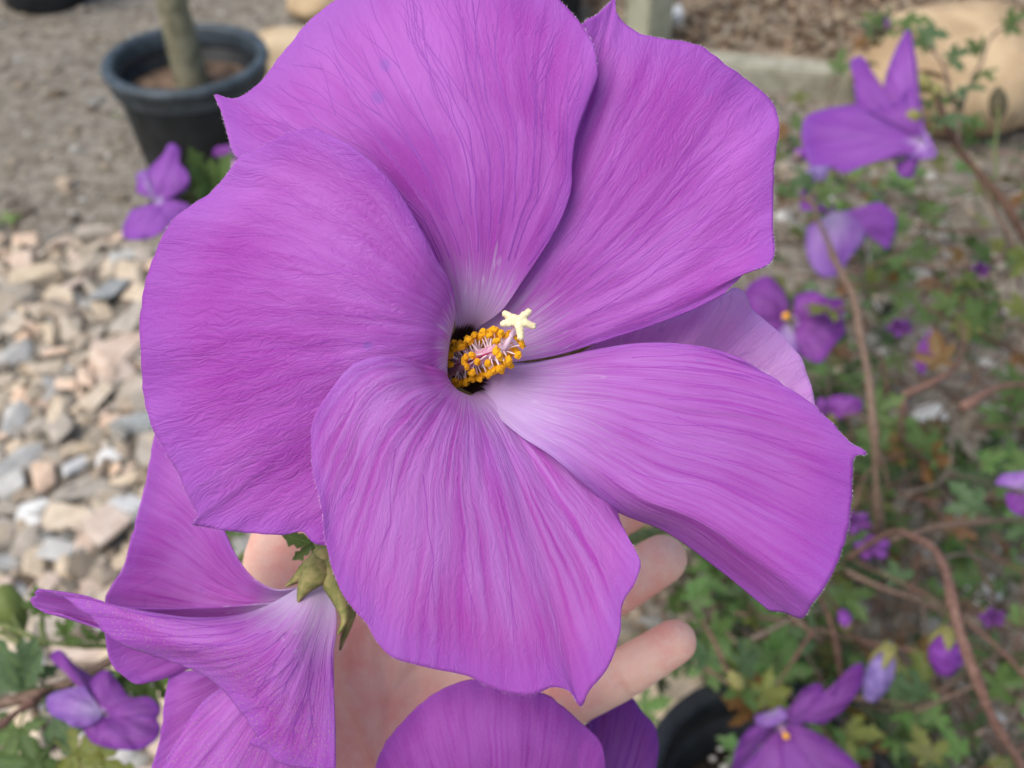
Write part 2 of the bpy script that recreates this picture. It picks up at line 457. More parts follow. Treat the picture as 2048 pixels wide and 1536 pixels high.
# ---- stones: the large ones singly, the small ones as one mass
def stone_mesh(seed, sub=3):
    """broken stone: bevelled convex hull of a few random points"""
    r = np.random.default_rng(seed)
    if sub == 1:
        v, f = ico(1)
        return v * np.array([1.0, r.uniform(0.55, 0.9), r.uniform(0.35, 0.6)]) * r.uniform(.75, 1.2, size=(len(v), 1)), f
    p = r.uniform(-1, 1, size=(15, 3))
    p = np.sign(p) * np.abs(p) ** 0.55
    p *= np.array([1.0, r.uniform(0.5, 0.85), r.uniform(0.22, 0.5)])
    bm = bmesh.new()
    for q_ in p: bm.verts.new(q_)
    h = bmesh.ops.convex_hull(bm, input=bm.verts[:])
    bmesh.ops.delete(bm, geom=[g_ for g_ in h['geom_interior'] if isinstance(g_, bmesh.types.BMVert)], context='VERTS')
    bmesh.ops.dissolve_limit(bm, angle_limit=math.radians(14), verts=bm.verts[:], edges=bm.edges[:])
    bmesh.ops.bevel(bm, geom=bm.edges[:], offset=0.085, segments=2, affect='EDGES', clamp_overlap=True)
    bmesh.ops.triangulate(bm, faces=bm.faces[:])
    bm.verts.index_update()
    v = np.array([x.co[:] for x in bm.verts]); f = [tuple(q_.index for q_ in g_.verts) for g_ in bm.faces]
    bm.free()
    return v, f

def stone_mat(name, c1, c2):
    q = NT(name)
    r = q.rand()
    oc = q.coord('Object')
    n = q.noise(oc, 2.2, 4.0, 0.6); n2 = q.noise(oc, 14.0, 3.0)
    c = q.mix(q.ss(n, 0.35, 0.68), c1, c2)
    hv = q.n.new('ShaderNodeHueSaturation')
    q.put(hv.inputs['Value'], q.ss(r, 0.0, 1.0, 0.85, 1.12)); q.put(hv.inputs['Saturation'], q.ss(r, 0.0, 1.0, 0.62, 0.92))
    q.link(c, hv.inputs['Color'])
    q.set(Base_Color=hv.outputs[0], Roughness=1.0)
    q.b.inputs['Specular IOR Level'].default_value = 0.05
    q.bump(n2, 0.35, 0.08)
    return q.m

SM = [stone_mat('stone_tan', (0.52, 0.41, 0.27), (0.66, 0.54, 0.38)),
      stone_mat('stone_peach', (0.62, 0.42, 0.27), (0.74, 0.56, 0.40)),
      stone_mat('stone_buff', (0.46, 0.37, 0.25), (0.60, 0.50, 0.36)),
      stone_mat('stone_brown', (0.36, 0.27, 0.17), (0.50, 0.39, 0.27)),
      stone_mat('stone_grey', (0.48, 0.47, 0.42), (0.62, 0.60, 0.54)),
      stone_mat('stone_bluegrey', (0.28, 0.30, 0.29), (0.42, 0.43, 0.41)),
      stone_mat('stone_white', (0.66, 0.66, 0.62), (0.78, 0.77, 0.72))]
smeshes = []
for k in range(14):
    v, f = stone_mesh(100 + k)
    for mi in range(len(SM)):
        me = bpy.data.meshes.new('stone')
        me.from_pydata([tuple(x) for x in v], [], f)
        me.materials.append(SM[mi])
        smeshes.append((k, mi, me))
def pick_mesh(mi):
    return random.choice([m for (k, i, m) in smeshes if i == mi])

def add_stone(x, y, r, mi, z=None, rz=None, parent=None, tilt=0.45):
    o = bpy.data.objects.new('stone', pick_mesh(mi))
    col().link(o)
    o.scale = (r, r * random.uniform(0.8, 1.1), r * random.uniform(0.8, 1.2))
    o.rotation_euler = (random.uniform(-tilt, tilt), random.uniform(-tilt, tilt), random.uniform(0, 6.28) if rz is None else rz)
    o.location = (x, y, (ground_height(np.array(x), np.array(y)) + r * random.uniform(0.08, 0.3)) if z is None else z)
    o.parent = ground
    return o

placed = []
def free(x, y, r, k=0.72):
    A = np.array(placed)
    return not bool(np.any((A[:, 0] - x) ** 2 + (A[:, 1] - y) ** 2 < ((A[:, 2] + r) * k) ** 2))
n_single = 0
# recognisable stones of the photo: (px, py, radius, tone)
for px, py, r, mi in [(150, 922, .030, 6), (217, 902, .024, 6), (62, 1003, .027, 6), (25, 700, .040, 4), (20, 960, .026, 4),
                      (85, 945, .032, 1), (160, 970, .042, 2), (120, 468, .026, 1), (245, 503, .027, 4), (70, 545, .046, 0),
                      (215, 580, .048, 5), (240, 690, .058, 1), (140, 640, .036, 2), (275, 850, .034, 5), (190, 790, .034, 0),
                      (230, 828, .028, 1), (60, 1110, .036, 2), (215, 1060, .044, 1), (110, 1090, .028, 4), (190, 1150, .034, 1),
                      (30, 830, .034, 4), (120, 850, .036, 2), (90, 770, .03, 4), (255, 770, .036, 0), (20, 640, .036, 0),
                      (165, 700, .03, 2), (1345, 66, .034, 6), (30, 1280, .07, 0), (90, 1240, .055, 0), (170, 1290, .05, 1), (1300, 1410, .085, 0),
                      (1380, 1400, .06, 2), (1980, 1170, .03, 6), (1940, 1150, .02, 6), (1860, 815, .03, 6), (1885, 825, .022, 6), (1990, 820, .03, 4), (40, 1480, .06, 0)]:
    g = G(px, py, 0.02)
    add_stone(g[0], g[1], r, mi, tilt=0.2, z=0.065 if py < 100 else None)
    placed.append((g[0], g[1], r)); n_single += 1
small = []
def tone_pick():
    return random.choices(range(7), [0.38, 0.24, 0.24, 0.05, 0.04, 0.0, 0.05])[0]
for r0, tries in [(0.042, 260), (0.034, 500), (0.027, 1100), (0.021, 2400), (0.015, 4500)]:
    for _ in range(tries):
        px = random.uniform(-90, 470) if random.random() < .6 else random.uniform(470, 950); py = random.uniform(470, 1560)
        edge = 480 + 60 * math.sin(px * 0.02)
        if py < edge and random.random() < 0.85: continue
        g = G(px, py)
        r = r0 * random.uniform(0.85, 1.2)
        if not free(g[0], g[1], r, 0.54): continue
        placed.append((g[0], g[1], r))
        if n_single < 292 and (px < 380): add_stone(g[0], g[1], r, tone_pick()); n_single += 1
        else: small.append((g[0], g[1], r))
# small pebbles and grit everywhere in view
PAL = np.array([(0.44, 0.37, 0.28), (0.52, 0.42, 0.31), (0.38, 0.33, 0.26), (0.24, 0.20, 0.15), (0.46, 0.45, 0.40), (0.30, 0.30, 0.28), (0.66, 0.65, 0.60), (0.20, 0.15, 0.10)])
for _ in range(13000):
    px = random.uniform(-120, 2170); py = random.uniform(-60, 1600)
    g = G(px, py)
    right = px > 1150
    r = random.choice([0.003, 0.004, 0.0055, 0.007, 0.009]) * random.uniform(0.8, 1.3)
    if random.random() < (0.22 if right else 0.10): r *= 1.9
    if right and random.random() < 0.06: r *= 1.7
    small.append((g[0], g[1], r))
small = [(x, y, r * (1.25 if r > .011 else 1)) for x, y, r in small]
bv, bf = ico(1); bf = np.array(bf)
sh = [stone_mesh(500 + k, 1)[0] * np.array([1, 1, 1.3]) for k in range(10)]
VV = []; FF = []; TT = []
for i, (x, y, r) in enumerate(small):
    a = random.uniform(0, 6.28); ca, sa = math.cos(a), math.sin(a)
    v = sh[i % 10] * r
    R = np.array([[ca, -sa, 0], [sa, ca, 0], [0, 0, 1]])
    v = v @ R.T + np.array([x, y, float(ground_height(np.array(x), np.array(y))) + r * 0.15])
    VV.append(v); FF.append(bf + len(bv) * i)
    t = PAL[rng.choice(8, p=[0.22, 0.12, 0.20, 0.14, 0.13, 0.06, 0.05, 0.08])] * rng.uniform(0.5, 1.0)
    TT.append(np.repeat([[*t, 1.0]], len(bv), 0))
M['pebble'] = attr_mat('pebble', 0.9)
grit = obj_np('gravel', np.concatenate(VV), np.concatenate(FF).tolist(), M['pebble'], None, smooth=False)
ca_ = grit.data.color_attributes.new('tone', 'FLOAT_COLOR', 'POINT')
ca_.data.foreach_set('color', np.concatenate(TT).astype(np.float32).ravel())
grit.parent = ground
tag(grit, kind='stuff')

# ---- mulched bed behind the timber edging
q = NT('mulch')
oc = q.coord('Object')
a = q.noise(oc, 9.0, 5.0, 0.7); b = q.noise(oc, 45.0, 3.0)
c = q.mix(q.ss(a, 0.38, 0.62), (0.16, 0.115, 0.075), (0.36, 0.28, 0.19))
c = q.mix(q.ss(b, 0.5, 0.7, 0.0, 0.5), c, (0.42, 0.34, 0.24))
q.set(Base_Color=c, Roughness=0.95); q.bump(q.math('ADD', a, b), 0.8, 0.02)
M['mulch'] = q.m
mp = [G(1180, 20, 0.03), G(1300, 95, 0.03), G(1720, 128, 0.03), G(2120, 165, 0.03)]
mv = [mp[0], mp[1], mp[2], mp[3], mp[3] + np.array([1.2, 0, 0]), mp[3] + np.array([1.2, 2.2, 0]), mp[0] + np.array([0, 1.6, 0])]
def mulch_ground():
    xs = np.linspace(mp[0][0], mp[0][0] + 2.4, 60); ys = np.linspace(0, 1, 40)
    V = []; Fs = []
    fx = [p[0] for p in mp] + [mp[3][0] + 3]; fy = [p[1] for p in mp] + [mp[3][1]]
    for j in range(40):
        for i in range(60):
            y0 = np.interp(xs[i], fx, fy)
            y = y0 + ys[j] * (4.6 - y0)
            V.append((xs[i], y, 0.03 + 0.05 * float(vnoise(np.array(xs[i] * 9), np.array(y * 9))) * min(1, j / 4)))
    for j in range(39):
        for i in range(59):
            k = j * 60 + i
            Fs.append((k, k + 1, k + 61, k + 60))
    return V, Fs
v, f = mulch_ground()
mulch = obj_np('mulch_bed', v, f, M['mulch'])
tag(mulch, 'brown wood mulch bed behind the timber edging', kind='structure')
VV = []; FF = []; TT = []
cube = np.array([(x, y, z) for x in (-1, 1) for y in (-1, 1) for z in (-1, 1)], float)
cf = np.array([(0, 1, 3, 2), (4, 6, 7, 5), (0, 4, 5, 1), (2, 3, 7, 6), (0, 2, 6, 4), (1, 5, 7, 3)])
for i in range(4300):
    x = random.uniform(mp[0][0], mp[0][0] + 1.7); y = random.uniform(1.95, 3.4)
    if y < np.interp(x, [p[0] for p in mp], [p[1] for p in mp]) + 0.03: x, y = mp[0][0] + 1.0, 3.2
    e = Quaternion((random.gauss(0, 1), random.gauss(0, .4), random.gauss(0, .4), random.gauss(0, 1))).normalized().to_matrix()
    s = np.array([random.uniform(.012, .03), random.uniform(.004, .009), random.uniform(.002, .004)])
    VV.append((cube * s) @ np.array(e).T + np.array([x, y, 0.04])); FF.append(cf + 8 * i)
    t = np.array(random.choice([(0.30, 0.21, 0.13), (0.42, 0.33, 0.22), (0.17, 0.11, 0.07), (0.36, 0.30, 0.22)]))
    TT.append(np.repeat([[*t, 1.0]], 8, 0))
chips = obj_np('wood_chips', np.concatenate(VV), np.concatenate(FF).tolist(), M['pebble'], None, smooth=False)
ca_ = chips.data.color_attributes.new('tone', 'FLOAT_COLOR', 'POINT')
ca_.data.foreach_set('color', np.concatenate(TT).astype(np.float32).ravel())
chips.parent = mulch
tag(chips, kind='stuff')

# ---- little weeds in the soil
M['weed'] = simple_mat('weed_green', (0.10, 0.17, 0.04), (0.20, 0.28, 0.08), 80, 0.6)
for px, py, sz, lab in [(14, 447, .045, 'small green weed in the soil where the broken stones begin'), (6, 535, .03, 'tiny weed sprig among tan broken stones'), (236, 236, .022, 'tiny green weed at the foot of the large black pot')]:
    g = G(px, py); parts = []
    for k in range(16):
        a_ = random.uniform(0, 6.28); d_ = np.array([math.cos(a_), math.sin(a_), random.uniform(.4, 1.6)]); d_ /= np.linalg.norm(d_)
        w_ = np.cross(d_, [0, 0, 1]); w_ /= np.linalg.norm(w_); L_ = sz * random.uniform(.5, 1)
        b_ = np.array([g[0], g[1], -.004]) + np.array([random.gauss(0, .2), random.gauss(0, .2), 0]) * sz
        pts_ = [b_, b_ + d_ * L_ * .5 - w_ * L_ * .13, b_ + d_ * L_ - np.array([0, 0, L_ * .15]), b_ + d_ * L_ * .5 + w_ * L_ * .13]
        parts.append((pts_, [(0, 1, 2, 3)]))
    v, f = merge(parts)
    tag(obj_np('weed', v, f, M['weed']), lab, 'weed')

# ------------------------------------------------------------------ timber edging, post
def beam(name, a, b, w, h, mat, parent=None, z0=0.0):
    a = np.array(a, float); b = np.array(b, float)
    d = b - a; d[2] = 0; L = np.linalg.norm(d); d /= L
    n = np.array([-d[1], d[0], 0])
    bm = bmesh.new()
    bmesh.ops.create_cube(bm, size=1)
    for vv in bm.verts:
        c = vv.co
        p = a + d * (c.x + .5) * L + n * (c.y + .5) * w
        vv.co = Vector((p[0], p[1], z0 + (c.z + .5) * h))
    bmesh.ops.bevel(bm, geom=bm.edges[:], offset=min(w, h) * 0.09, segments=2, affect='EDGES')
    me = bpy.data.meshes.new(name); bm.to_mesh(me); bm.free()
    me.materials.append(mat)
    o = bpy.data.objects.new(name, me); col().link(o)
    return par(o, parent)
e0 = G(1180, 150, 0.0); e1 = G(2100, 232, 0.0)
edging = beam('timber_edging', e0, e1, 0.075, 0.062, M['timber'], None, -0.01)
tag(edging, 'weathered grey timber sleeper edging the mulch bed beside the orange boulder', 'timber edging')

pg = G(1290, 118, 0.0)
def post():
    s = 0.052
    bm = bmesh.new(); bmesh.ops.create_cube(bm, size=1)
    a = math.radians(38)
    for vv in bm.verts:
        x, y, z = vv.co.x * s * 1.55, vv.co.y * s * 1.55, (vv.co.z + .5) * 0.95 - .02
        vv.co = Vector((pg[0] + x * math.cos(a) - y * math.sin(a), pg[1] + x * math.sin(a) + y * math.cos(a), z))
    bmesh.ops.bevel(bm, geom=bm.edges[:], offset=0.003, segments=2, affect='EDGES')
    me = bpy.data.meshes.new('wooden_post'); bm.to_mesh(me); bm.free(); me.materials.append(M['post'])
    o = bpy.data.objects.new('wooden_post', me); col().link(o)
    return o
M['post'] = simple_mat('post_wood', (0.30, 0.30, 0.21), (0.40, 0.39, 0.28), 18, 0.8, 0.4, 0.003)
tag(post(), 'square greenish wooden post standing behind the top petals', 'post')

# ------------------------------------------------------------------ rocks
def rock(name, px, py, size, mat, label, seed, rz=0.0, sink=0.1, group=None):
    r = np.random.default_rng(seed)
    v, f = ico(4)
    v = v.copy()
    for _ in range(7):
        n = r.normal(size=3); n[2] = abs(n[2]) * .7; n /= np.linalg.norm(n); h = r.uniform(.72, .92)
        v -= np.outer(np.maximum(0, v @ n - h), n) * 0.85
    rad = 1 + 0.07 * vnoise(v[:, 0] * 2.5 + seed, v[:, 1] * 2.5 + v[:, 2]) + 0.03 * vnoise(v[:, 0] * 8, v[:, 1] * 8 + v[:, 2] * 5)
    v = v * rad[:, None] * np.array(size)
    c, s = math.cos(rz), math.sin(rz)
    v = v @ np.array([[c, -s, 0], [s, c, 0], [0, 0, 1]]).T
    g = G(px, py, 0.0)
    v += np.array([g[0], g[1], size[2] * (1 - 2 * sink) ])
    o = obj_np(name, v, f, mat)
    return tag(o, label, 'rock', group)
rock('boulder', 1895, 225, (0.24, 0.19, 0.13), M['sand_rock'], 'big smooth orange tan sandstone boulder beside the timber edging', 3, 0.2, 0.1)
rock('rock', 585, 150, (0.115, 0.10, 0.06), M['sand_rock2'], 'pale cream rock right behind the black plant pot', 5, 0.4)
rock('rock', 640, 30, (0.09, 0.09, 0.06), M['sand_rock'], 'small ochre rock further back behind the cream rock', 8, 0.1)

# ------------------------------------------------------------------ pots
def pot(px, py, zr, R, label, h=None, lip=0.011, soil_drop=0.04, group=None, taper=0.78, foot=False, rim_mat='black_rim', soil_mat='soil'):
    """nursery pot whose rim centre is seen at (px,py) and stands zr above ground"""
    g = G(px, py, zr)
    if foot: g = G(px, py, 0) + np.array([0, R * taper, zr])
    h = h or zr
    root = empty('plant_pot', (g[0], g[1], 0), label, 'pot', group)
    Rb = R * taper
    t = 0.004
    def rr(z): return Rb + (R - Rb) * (z / h)
    wall = [(0.001, 0.0), (Rb - .006, 0.0), (Rb, 0.006)] + [(rr(z), z) for z in np.linspace(0.02, h - 0.038, 7)] + \
           [(rr(h - .038) - t, h - .030), (rr(h * .5) - t, h * .5), (Rb - t, 0.012), (0.001, 0.008)]
    v, f = lathe(wall, 64)
    v = [(x + g[0], y + g[1], z + g[2] - zr) for x, y, z in v]
    obj_np('pot_wall', v, f, M['black_plastic'], root)
    rim = [(R - t, h - .042), (R + .004, h - .042), (R + .006, h - .038), (R + .006, h - .016), (R + lip, h - .014), (R + lip + .002, h - .008), (R + lip, h - .001),
           (R + lip - .004, h), (R - .004, h), (R - .007, h - .004), (R - .009, h - .03), (R - t - .004, h - .045), (R - t, h - .042)]
    v, f = lathe(rim, 64)
    v = [(x + g[0], y + g[1], z + g[2] - zr) for x, y, z in v]
    obj_np('rim', v, f, M[rim_mat], root)
    # soil
    zs = h - soil_drop
    V = [(g[0], g[1], zs + .012)]; Fs = []
    nr, na = 10, 48
    for i in range(1, nr + 1):
        for k in range(na):
            r = (rr(zs) - t * .6) * i / nr; a = 2 * math.pi * k / na
            x, y = r * math.cos(a), r * math.sin(a)
            V.append((g[0] + x, g[1] + y, zs + .012 * (1 - (i / nr) ** 2) + (.006 * float(vnoise(np.array(x * 60), np.array(y * 60))) if i < nr else 0)))
    for k in range(na):
        Fs.append((0, 1 + k, 1 + (k + 1) % na))
        for i in range(nr - 1):
            a = 1 + i * na + k; b = 1 + i * na + (k + 1) % na
            Fs.append((a, a + na, b + na, b))
    obj_np('soil', V, Fs, M[soil_mat], root)
    return root, g, zs
p1, g1, zs1 = pot(370, 112, 0.30, 0.130, 'large black nursery pot with a bare young trunk growing in it', soil_drop=0.065)
tr = empty('sapling', (g1[0], g1[1], zs1), 'young tree with olive grey trunk growing in the black pot', 'tree')
tb = np.array([g1[0] + .004, g1[1], zs1 - .02])
v, f = tube([tb, tb + (-.002, 0, .05), tb + (-.006, .004, .2), tb + (-.004, .012, .5), tb + (.006, .02, .85), tb + (.01, .02, 1.1)],
            [.034, .029, .026, .023, .019, .015], 14, 8)
obj_np('trunk', v, f, M['bark'], tr)
VV = []
for k in range(7):
    a = k * 2.4; b0 = tb + np.array([.006, .02, .8 + .045 * k])
    d = np.array([math.cos(a), math.sin(a), .9])
    VV.append(tube([b0, b0 + d * .12, b0 + d * np.array([1.2, 1.2, 1.3]) * .25], [.008, .006, .003], 7, 4))
v, f = merge(VV)
obj_np('limbs', v, f, M['bark'], tr)
p2, g2, zs2 = pot(70, 34, 0.26, 0.14, 'black pot far back whose foot sits on bare soil', soil_drop=0.04, foot=True)
p3, g3, zs3 = pot(1108, 62, 0.20, 0.085, 'small black pot standing next to the wooden post', soil_drop=0.03, foot=True)
p4, g4, zs4 = pot(1556, 1596, 0.22, 0.106, 'black pot with dark soil and white perlite under the shrub', soil_drop=0.10, rim_mat='black_plastic', soil_mat='soil_dark')
M['perlite'] = simple_mat('perlite', (0.55, 0.54, 0.50), (0.72, 0.71, 0.67), 300, 0.9)
v, f = ico(1)
sm = bpy.data.meshes.new('perlite'); sm.from_pydata([tuple(x * (1 + .2 * random.uniform(-1, 1))) for x in v], [], f); sm.materials.append(M['perlite'])
for k in range(26):
    if k < 6:
        px, py = [(1453, 1480), (1440, 1497), (1425, 1517), (1462, 1522), (1448, 1535), (1475, 1500)][k]
        g = G(px, py, zs4 + .012)
    else:
        a = random.uniform(0, 6.28); r = .08 * math.sqrt(random.random()); g = np.array([g4[0] + r * math.cos(a), g4[1] + r * math.sin(a), 0])
    o = bpy.data.objects.new('perlite', sm); col().link(o)
    o.location = (g[0], g[1], zs4 + .012); s = random.uniform(.0035, .006); o.scale = (s, s * .8, s * .7)
    par(o, p4)

# ------------------------------------------------------------------ petals
def edge_curve(pts, n):
    """pts: (px,py,depth_mm[,t]); returns n samples (px,py,depth)"""
    P = np.array([p[:3] for p in pts], float)
    if len(pts[0]) > 3: t = np.array([p[3] for p in pts], float)
    else: t = chord(P)
    return hermite(t, P, np.linspace(0, 1, n))

GRID = {}
def petal(name, parent, mat, L, R, T, nu=120, nv=120, power=1.7, depth=None, relief=(0.5, 22, 2.2, 1), ruffle=0.8, thick=0.00035, tpar=None):
    """Surface between a left edge L and right edge R (base to tip) and the tip margin T."""
    u = np.linspace(0, 1, nu); v = np.linspace(0, 1, nv)
    Lc = edge_curve(L, nv); Rc = edge_curve(R, nv)
    T = [L[-1][:3]] + [t[:3] for t in T] + [R[-1][:3]]
    Tc = edge_curve(T, nu)
    B0, B1 = Lc[0], Rc[0]
    U = u[None, :, None]; Vv = v[:, None, None]
    f = Vv ** power
    P = (1 - U) * Lc[:, None, :] + U * Rc[:, None, :]
    ju = u * np.clip(np.linalg.norm(Tc[-1, :2] - Tc[0, :2]) / 12, 12, 70)
    jit = np.sin(np.pi * u) ** .3
    px_ = 2.0 if nu > 60 else 1.0
    Tc[:, 0] += 2.6 * px_ * jit * vnoise(ju + relief[3] * 3.3, ju * 0 + 4.4); Tc[:, 1] += 2.6 * px_ * jit * vnoise(ju + 50 + relief[3], ju * 0 + 8.4)
    Ts = Tc.copy()
    for _ in range(int(nu * nu * 0.012)):
        Ts[1:-1] = 0.25 * Ts[:-2] + 0.5 * Ts[1:-1] + 0.25 * Ts[2:]
    P = P + f * (Ts[None, :, :] - ((1 - U) * Lc[-1] + U * Rc[-1]))
    P = P + (Vv ** 9) * (Tc - Ts)[None, :, :]
    uu, vv = np.meshgrid(u, v)
    dz = np.zeros_like(uu)
    if depth is not None: dz += depth(uu, vv)
    a, fu, fv, sd = relief
    wob = 0.06 * vnoise(uu * 3 + sd, vv * 5 + sd)
    env = sstep(0.12, 0.5, vv)
    dz += a * env * (vnoise((uu + wob) * fu + sd * 13.7, vv * fv + sd * 3.1) + 0.45 * vnoise((uu + wob) * fu * 2.3 + sd * 5.7, vv * fv * 2.4 + sd))
    dz += ruffle * sstep(0.6, 1.0, vv) * 2.2 * vnoise(uu * 9 + sd * 7.7, vv * 1.5 + sd)
    dz += ruffle * 1.1 * sstep(0.85, 1.0, vv) * vnoise(uu * 26 + sd * 2.7, vv * 2 + sd)
    P[:, :, 2] += dz
    d = P[:, :, 2] / 1000.0
    X = CAM[None, None, :] + d[..., None] * (FWD + RT * ((P[:, :, 0:1] - 1024) / F) + UP * ((768 - P[:, :, 1:2]) / F))
    verts = X.reshape(-1, 3)
    I = np.arange(nu * nv).reshape(nv, nu)
    faces = np.stack([I[:-1, :-1].ravel(), I[:-1, 1:].ravel(), I[1:, 1:].ravel(), I[1:, :-1].ravel()], 1).tolist()
    uv = np.stack([uu.ravel(), vv.ravel()], 1)
    o = obj_np(name, verts, faces, mat, parent, True, uv)
    so = o.modifiers.new('thickness', 'SOLIDIFY'); so.thickness = thick; so.offset = 0
    GRID[o.name] = X
    return o

def add_hairs(o, n, seed, ln=(.00025, .0006)):
    """short pale hairs along the free margin"""
    X = GRID[o.name]
    r = np.random.default_rng(seed)
    nu = X.shape[1]; V = []; Fs = []
    for k in range(n):
        x = r.uniform(.02, .98) * (nu - 1); i = int(x); f = x - i
        p = X[-1, i] * (1 - f) + X[-1, i + 1] * f
        d = X[-1, i] - X[-3, i]; d = d / (np.linalg.norm(d) + 1e-9) + r.normal(size=3) * .45; d /= np.linalg.norm(d)
        w = np.cross(d, FWD); w = w / (np.linalg.norm(w) + 1e-9) * .00003
        b0 = len(V); L = r.uniform(*ln)
        V += [p - w - d * .0001, p + w - d * .0001, p + d * L]; Fs.append((b0, b0 + 1, b0 + 2))
    return tag(obj_np('margin_hairs', V, Fs, M['hair'], o, False), kind='stuff')
M['hair'] = simple_mat('margin_hair', (0.55, 0.40, 0.60), (0.75, 0.62, 0.72), 900, 0.6, 0.0)

def add_veins(o, n, seed, w0=0.00016, v0=0.34, v1=0.97, mat='vein', spread=1.0, cross=0.5):
    """fine branching veins: narrow raised ribbons that follow the petal surface"""
    X = GRID[o.name]
    nv, nu, _ = X.shape
    du = np.gradient(X, axis=1); dv = np.gradient(X, axis=0)
    N = np.cross(du, dv); N /= np.linalg.norm(N, axis=2)[..., None] + 1e-12
    flip = np.sum(N * (CAM - X), axis=2) < 0
    N[flip] *= -1
    def samp(A, u, v):
        x = np.clip(u, 0, 1) * (nu - 1.001); y = np.clip(v, 0, 1) * (nv - 1.001)
        i = x.astype(int); j = y.astype(int); fx = (x - i)[:, None]; fy = (y - j)[:, None]
        return (A[j, i] * (1 - fx) * (1 - fy) + A[j, i + 1] * fx * (1 - fy) + A[j + 1, i] * (1 - fx) * fy + A[j + 1, i + 1] * fx * fy)
    r = random.Random(seed)
    V = []; Fs = []
    def ribbon(us, vs, wa, wb):
        us = np.array(us); vs = np.array(vs)
        P = samp(X, us, vs); Nn = samp(N, us, vs)
        T = np.gradient(P, axis=0); S = np.cross(Nn, T); S /= np.linalg.norm(S, axis=1)[:, None] + 1e-12
        w = np.linspace(wa, wb, len(us))[:, None] * .5
        P = P + Nn * .00026
        b0 = len(V)
        for k in range(len(us)):
            V.append(P[k] - S[k] * w[k]); V.append(P[k] + S[k] * w[k])
        for k in range(len(us) - 1):
            Fs.append((b0 + 2 * k, b0 + 2 * k + 1, b0 + 2 * k + 3, b0 + 2 * k + 2))
    def grow(u, v, slope, w, depth):
        us = [u]; vs = [v]
        stop = r.uniform(.86, v1) if depth else v1 - r.uniform(0, .05)
        nxt = v + r.uniform(.10, .22)
        ph = r.uniform(0, 50)
        wa = w
        while v < stop and 0.012 < u < .988:
            v += .012
            u += slope * .012 + .010 * float(vnoise(np.array(v * 16 + ph), np.array(ph)))
            slope *= .97
            us.append(u); vs.append(v)
            if v > nxt and depth < 2 and v < .92:
                sg = r.choice((-1, 1))
                grow(u, v, slope + sg * r.uniform(.06, .17) * spread, w * .8, depth + 1)
                slope -= sg * r.uniform(.02, .10) * spread
                nxt = v + r.uniform(.12, .26); w *= .92
        if len(us) > 3: ribbon(us, vs, wa, w * .45)
    for i in range(n):
        u = (i + .5 + r.uniform(-.25, .25)) / n
        grow(u, v0 + r.uniform(-.04, .08), (u - .5) * .05, w0 * r.uniform(.75, 1.1), 0)
    ob = obj_np('veins', V, Fs, M[mat], o)
    return tag(ob, kind='stuff')

# ---------------------------- the big flower
C0 = W(885, 738, 0.226)
flower = empty('hibiscus_flower', C0, 'large fully open purple hibiscus flower with golden stamens, held in front of the hand', 'flower', None)

# left petal
pt = petal('petal', flower, M['petal_l'],
  L=[(860, 712, 224, 0), (892, 690, 205, .06), (908, 640, 194, .13), (903, 575, 187, .24), (874, 520, 182, .36), (812, 406, 178, .58), (778, 358, 177, .70), (709, 296, 177, .86), (624, 252, 178, 1)],
  R=[(860, 752, 224, 0), (888, 768, 206, .06), (893, 752, 195, .13), (870, 790, 190, .25), (800, 870, 188, .45), (750, 950, 187.5, .66), (710, 1020, 188, .85), (665, 1092, 189, 1)],
  T=[(571, 268, 180), (522, 296, 182), (481, 316, 183), (453, 351, 184), (439, 368, 184.5), (391, 406, 185), (343, 444, 185), (312, 503, 185), (290, 575, 185), (281, 650, 185), (283, 730, 185), (290, 800, 186),
     (306, 858, 186.5), (330, 900, 187), (352, 940, 188), (372, 985, 189), (390, 1018, 190), (397, 1032, 190), (384, 1046, 190.5), (418, 1055, 190.5), (500, 1066, 190), (570, 1068, 189.5), (608, 1064, 189), (625, 1085, 189)],
  depth=lambda u, v: -4.2 * np.sin(np.pi * np.clip(v, 0, 1)) ** 1.0 * np.sin(np.pi * u * (1 - .12 * u)) ** .8 * (1 - .3 * v), relief=(0.50, 22, 3.2, 1), power=2.0, ruffle=.6)
add_hairs(pt, 380, 393)
add_veins(pt, 13, 1, .00014, .45, .95, 'vein_soft')
# top petal
pt = petal('petal', flower, M['petal_t'],
  L=[(875, 702, 224, 0), (903, 672, 207, .06), (912, 650, 201, .12), (890, 580, 193.5, .25), (850, 500, 189, .4), (770, 430, 185.5, .6), (660, 370, 183, .8), (540, 335, 182.5, 1)],
  R=[(893, 700, 224, 0), (935, 672, 207, .06), (962, 651, 199, .12), (1000, 624, 193, .2), (1046, 561, 189, .32), (1095, 488, 186, .45), (1124, 435, 184.5, .54), (1142, 380, 183.5, .62), (1144, 330, 183, .70), (1152, 272, 182, .8), (1178, 200, 181.5, .92), (1196, 153, 181, 1)],
  T=[(500, 330, 183), (470, 310, 183.5), (455, 265, 184.5), (443, 222, 185.5), (431, 189, 187), (455, 196, 186.5), (478, 195, 186), (500, 182, 186), (522, 165, 186), (545, 132, 186), (575, 95, 185), (612, 50, 185), (665, 5, 184), (740, -45, 183), (850, -78, 182.5), (960, -70, 182), (1050, -40, 181.5), (1118, 0, 181), (1165, 52, 181), (1186, 88, 180.6), (1193, 125, 180.4)],
  depth=lambda u, v: -3.0 * np.sin(np.pi * v) * np.sin(np.pi * u) + 2.5 * sstep(.7, 1, v) * np.sin(np.pi * u), relief=(0.28, 18, 2.0, 2), ruffle=.55)
add_hairs(pt, 420, 433)
add_veins(pt, 18, 2, .00021, .36, .97)
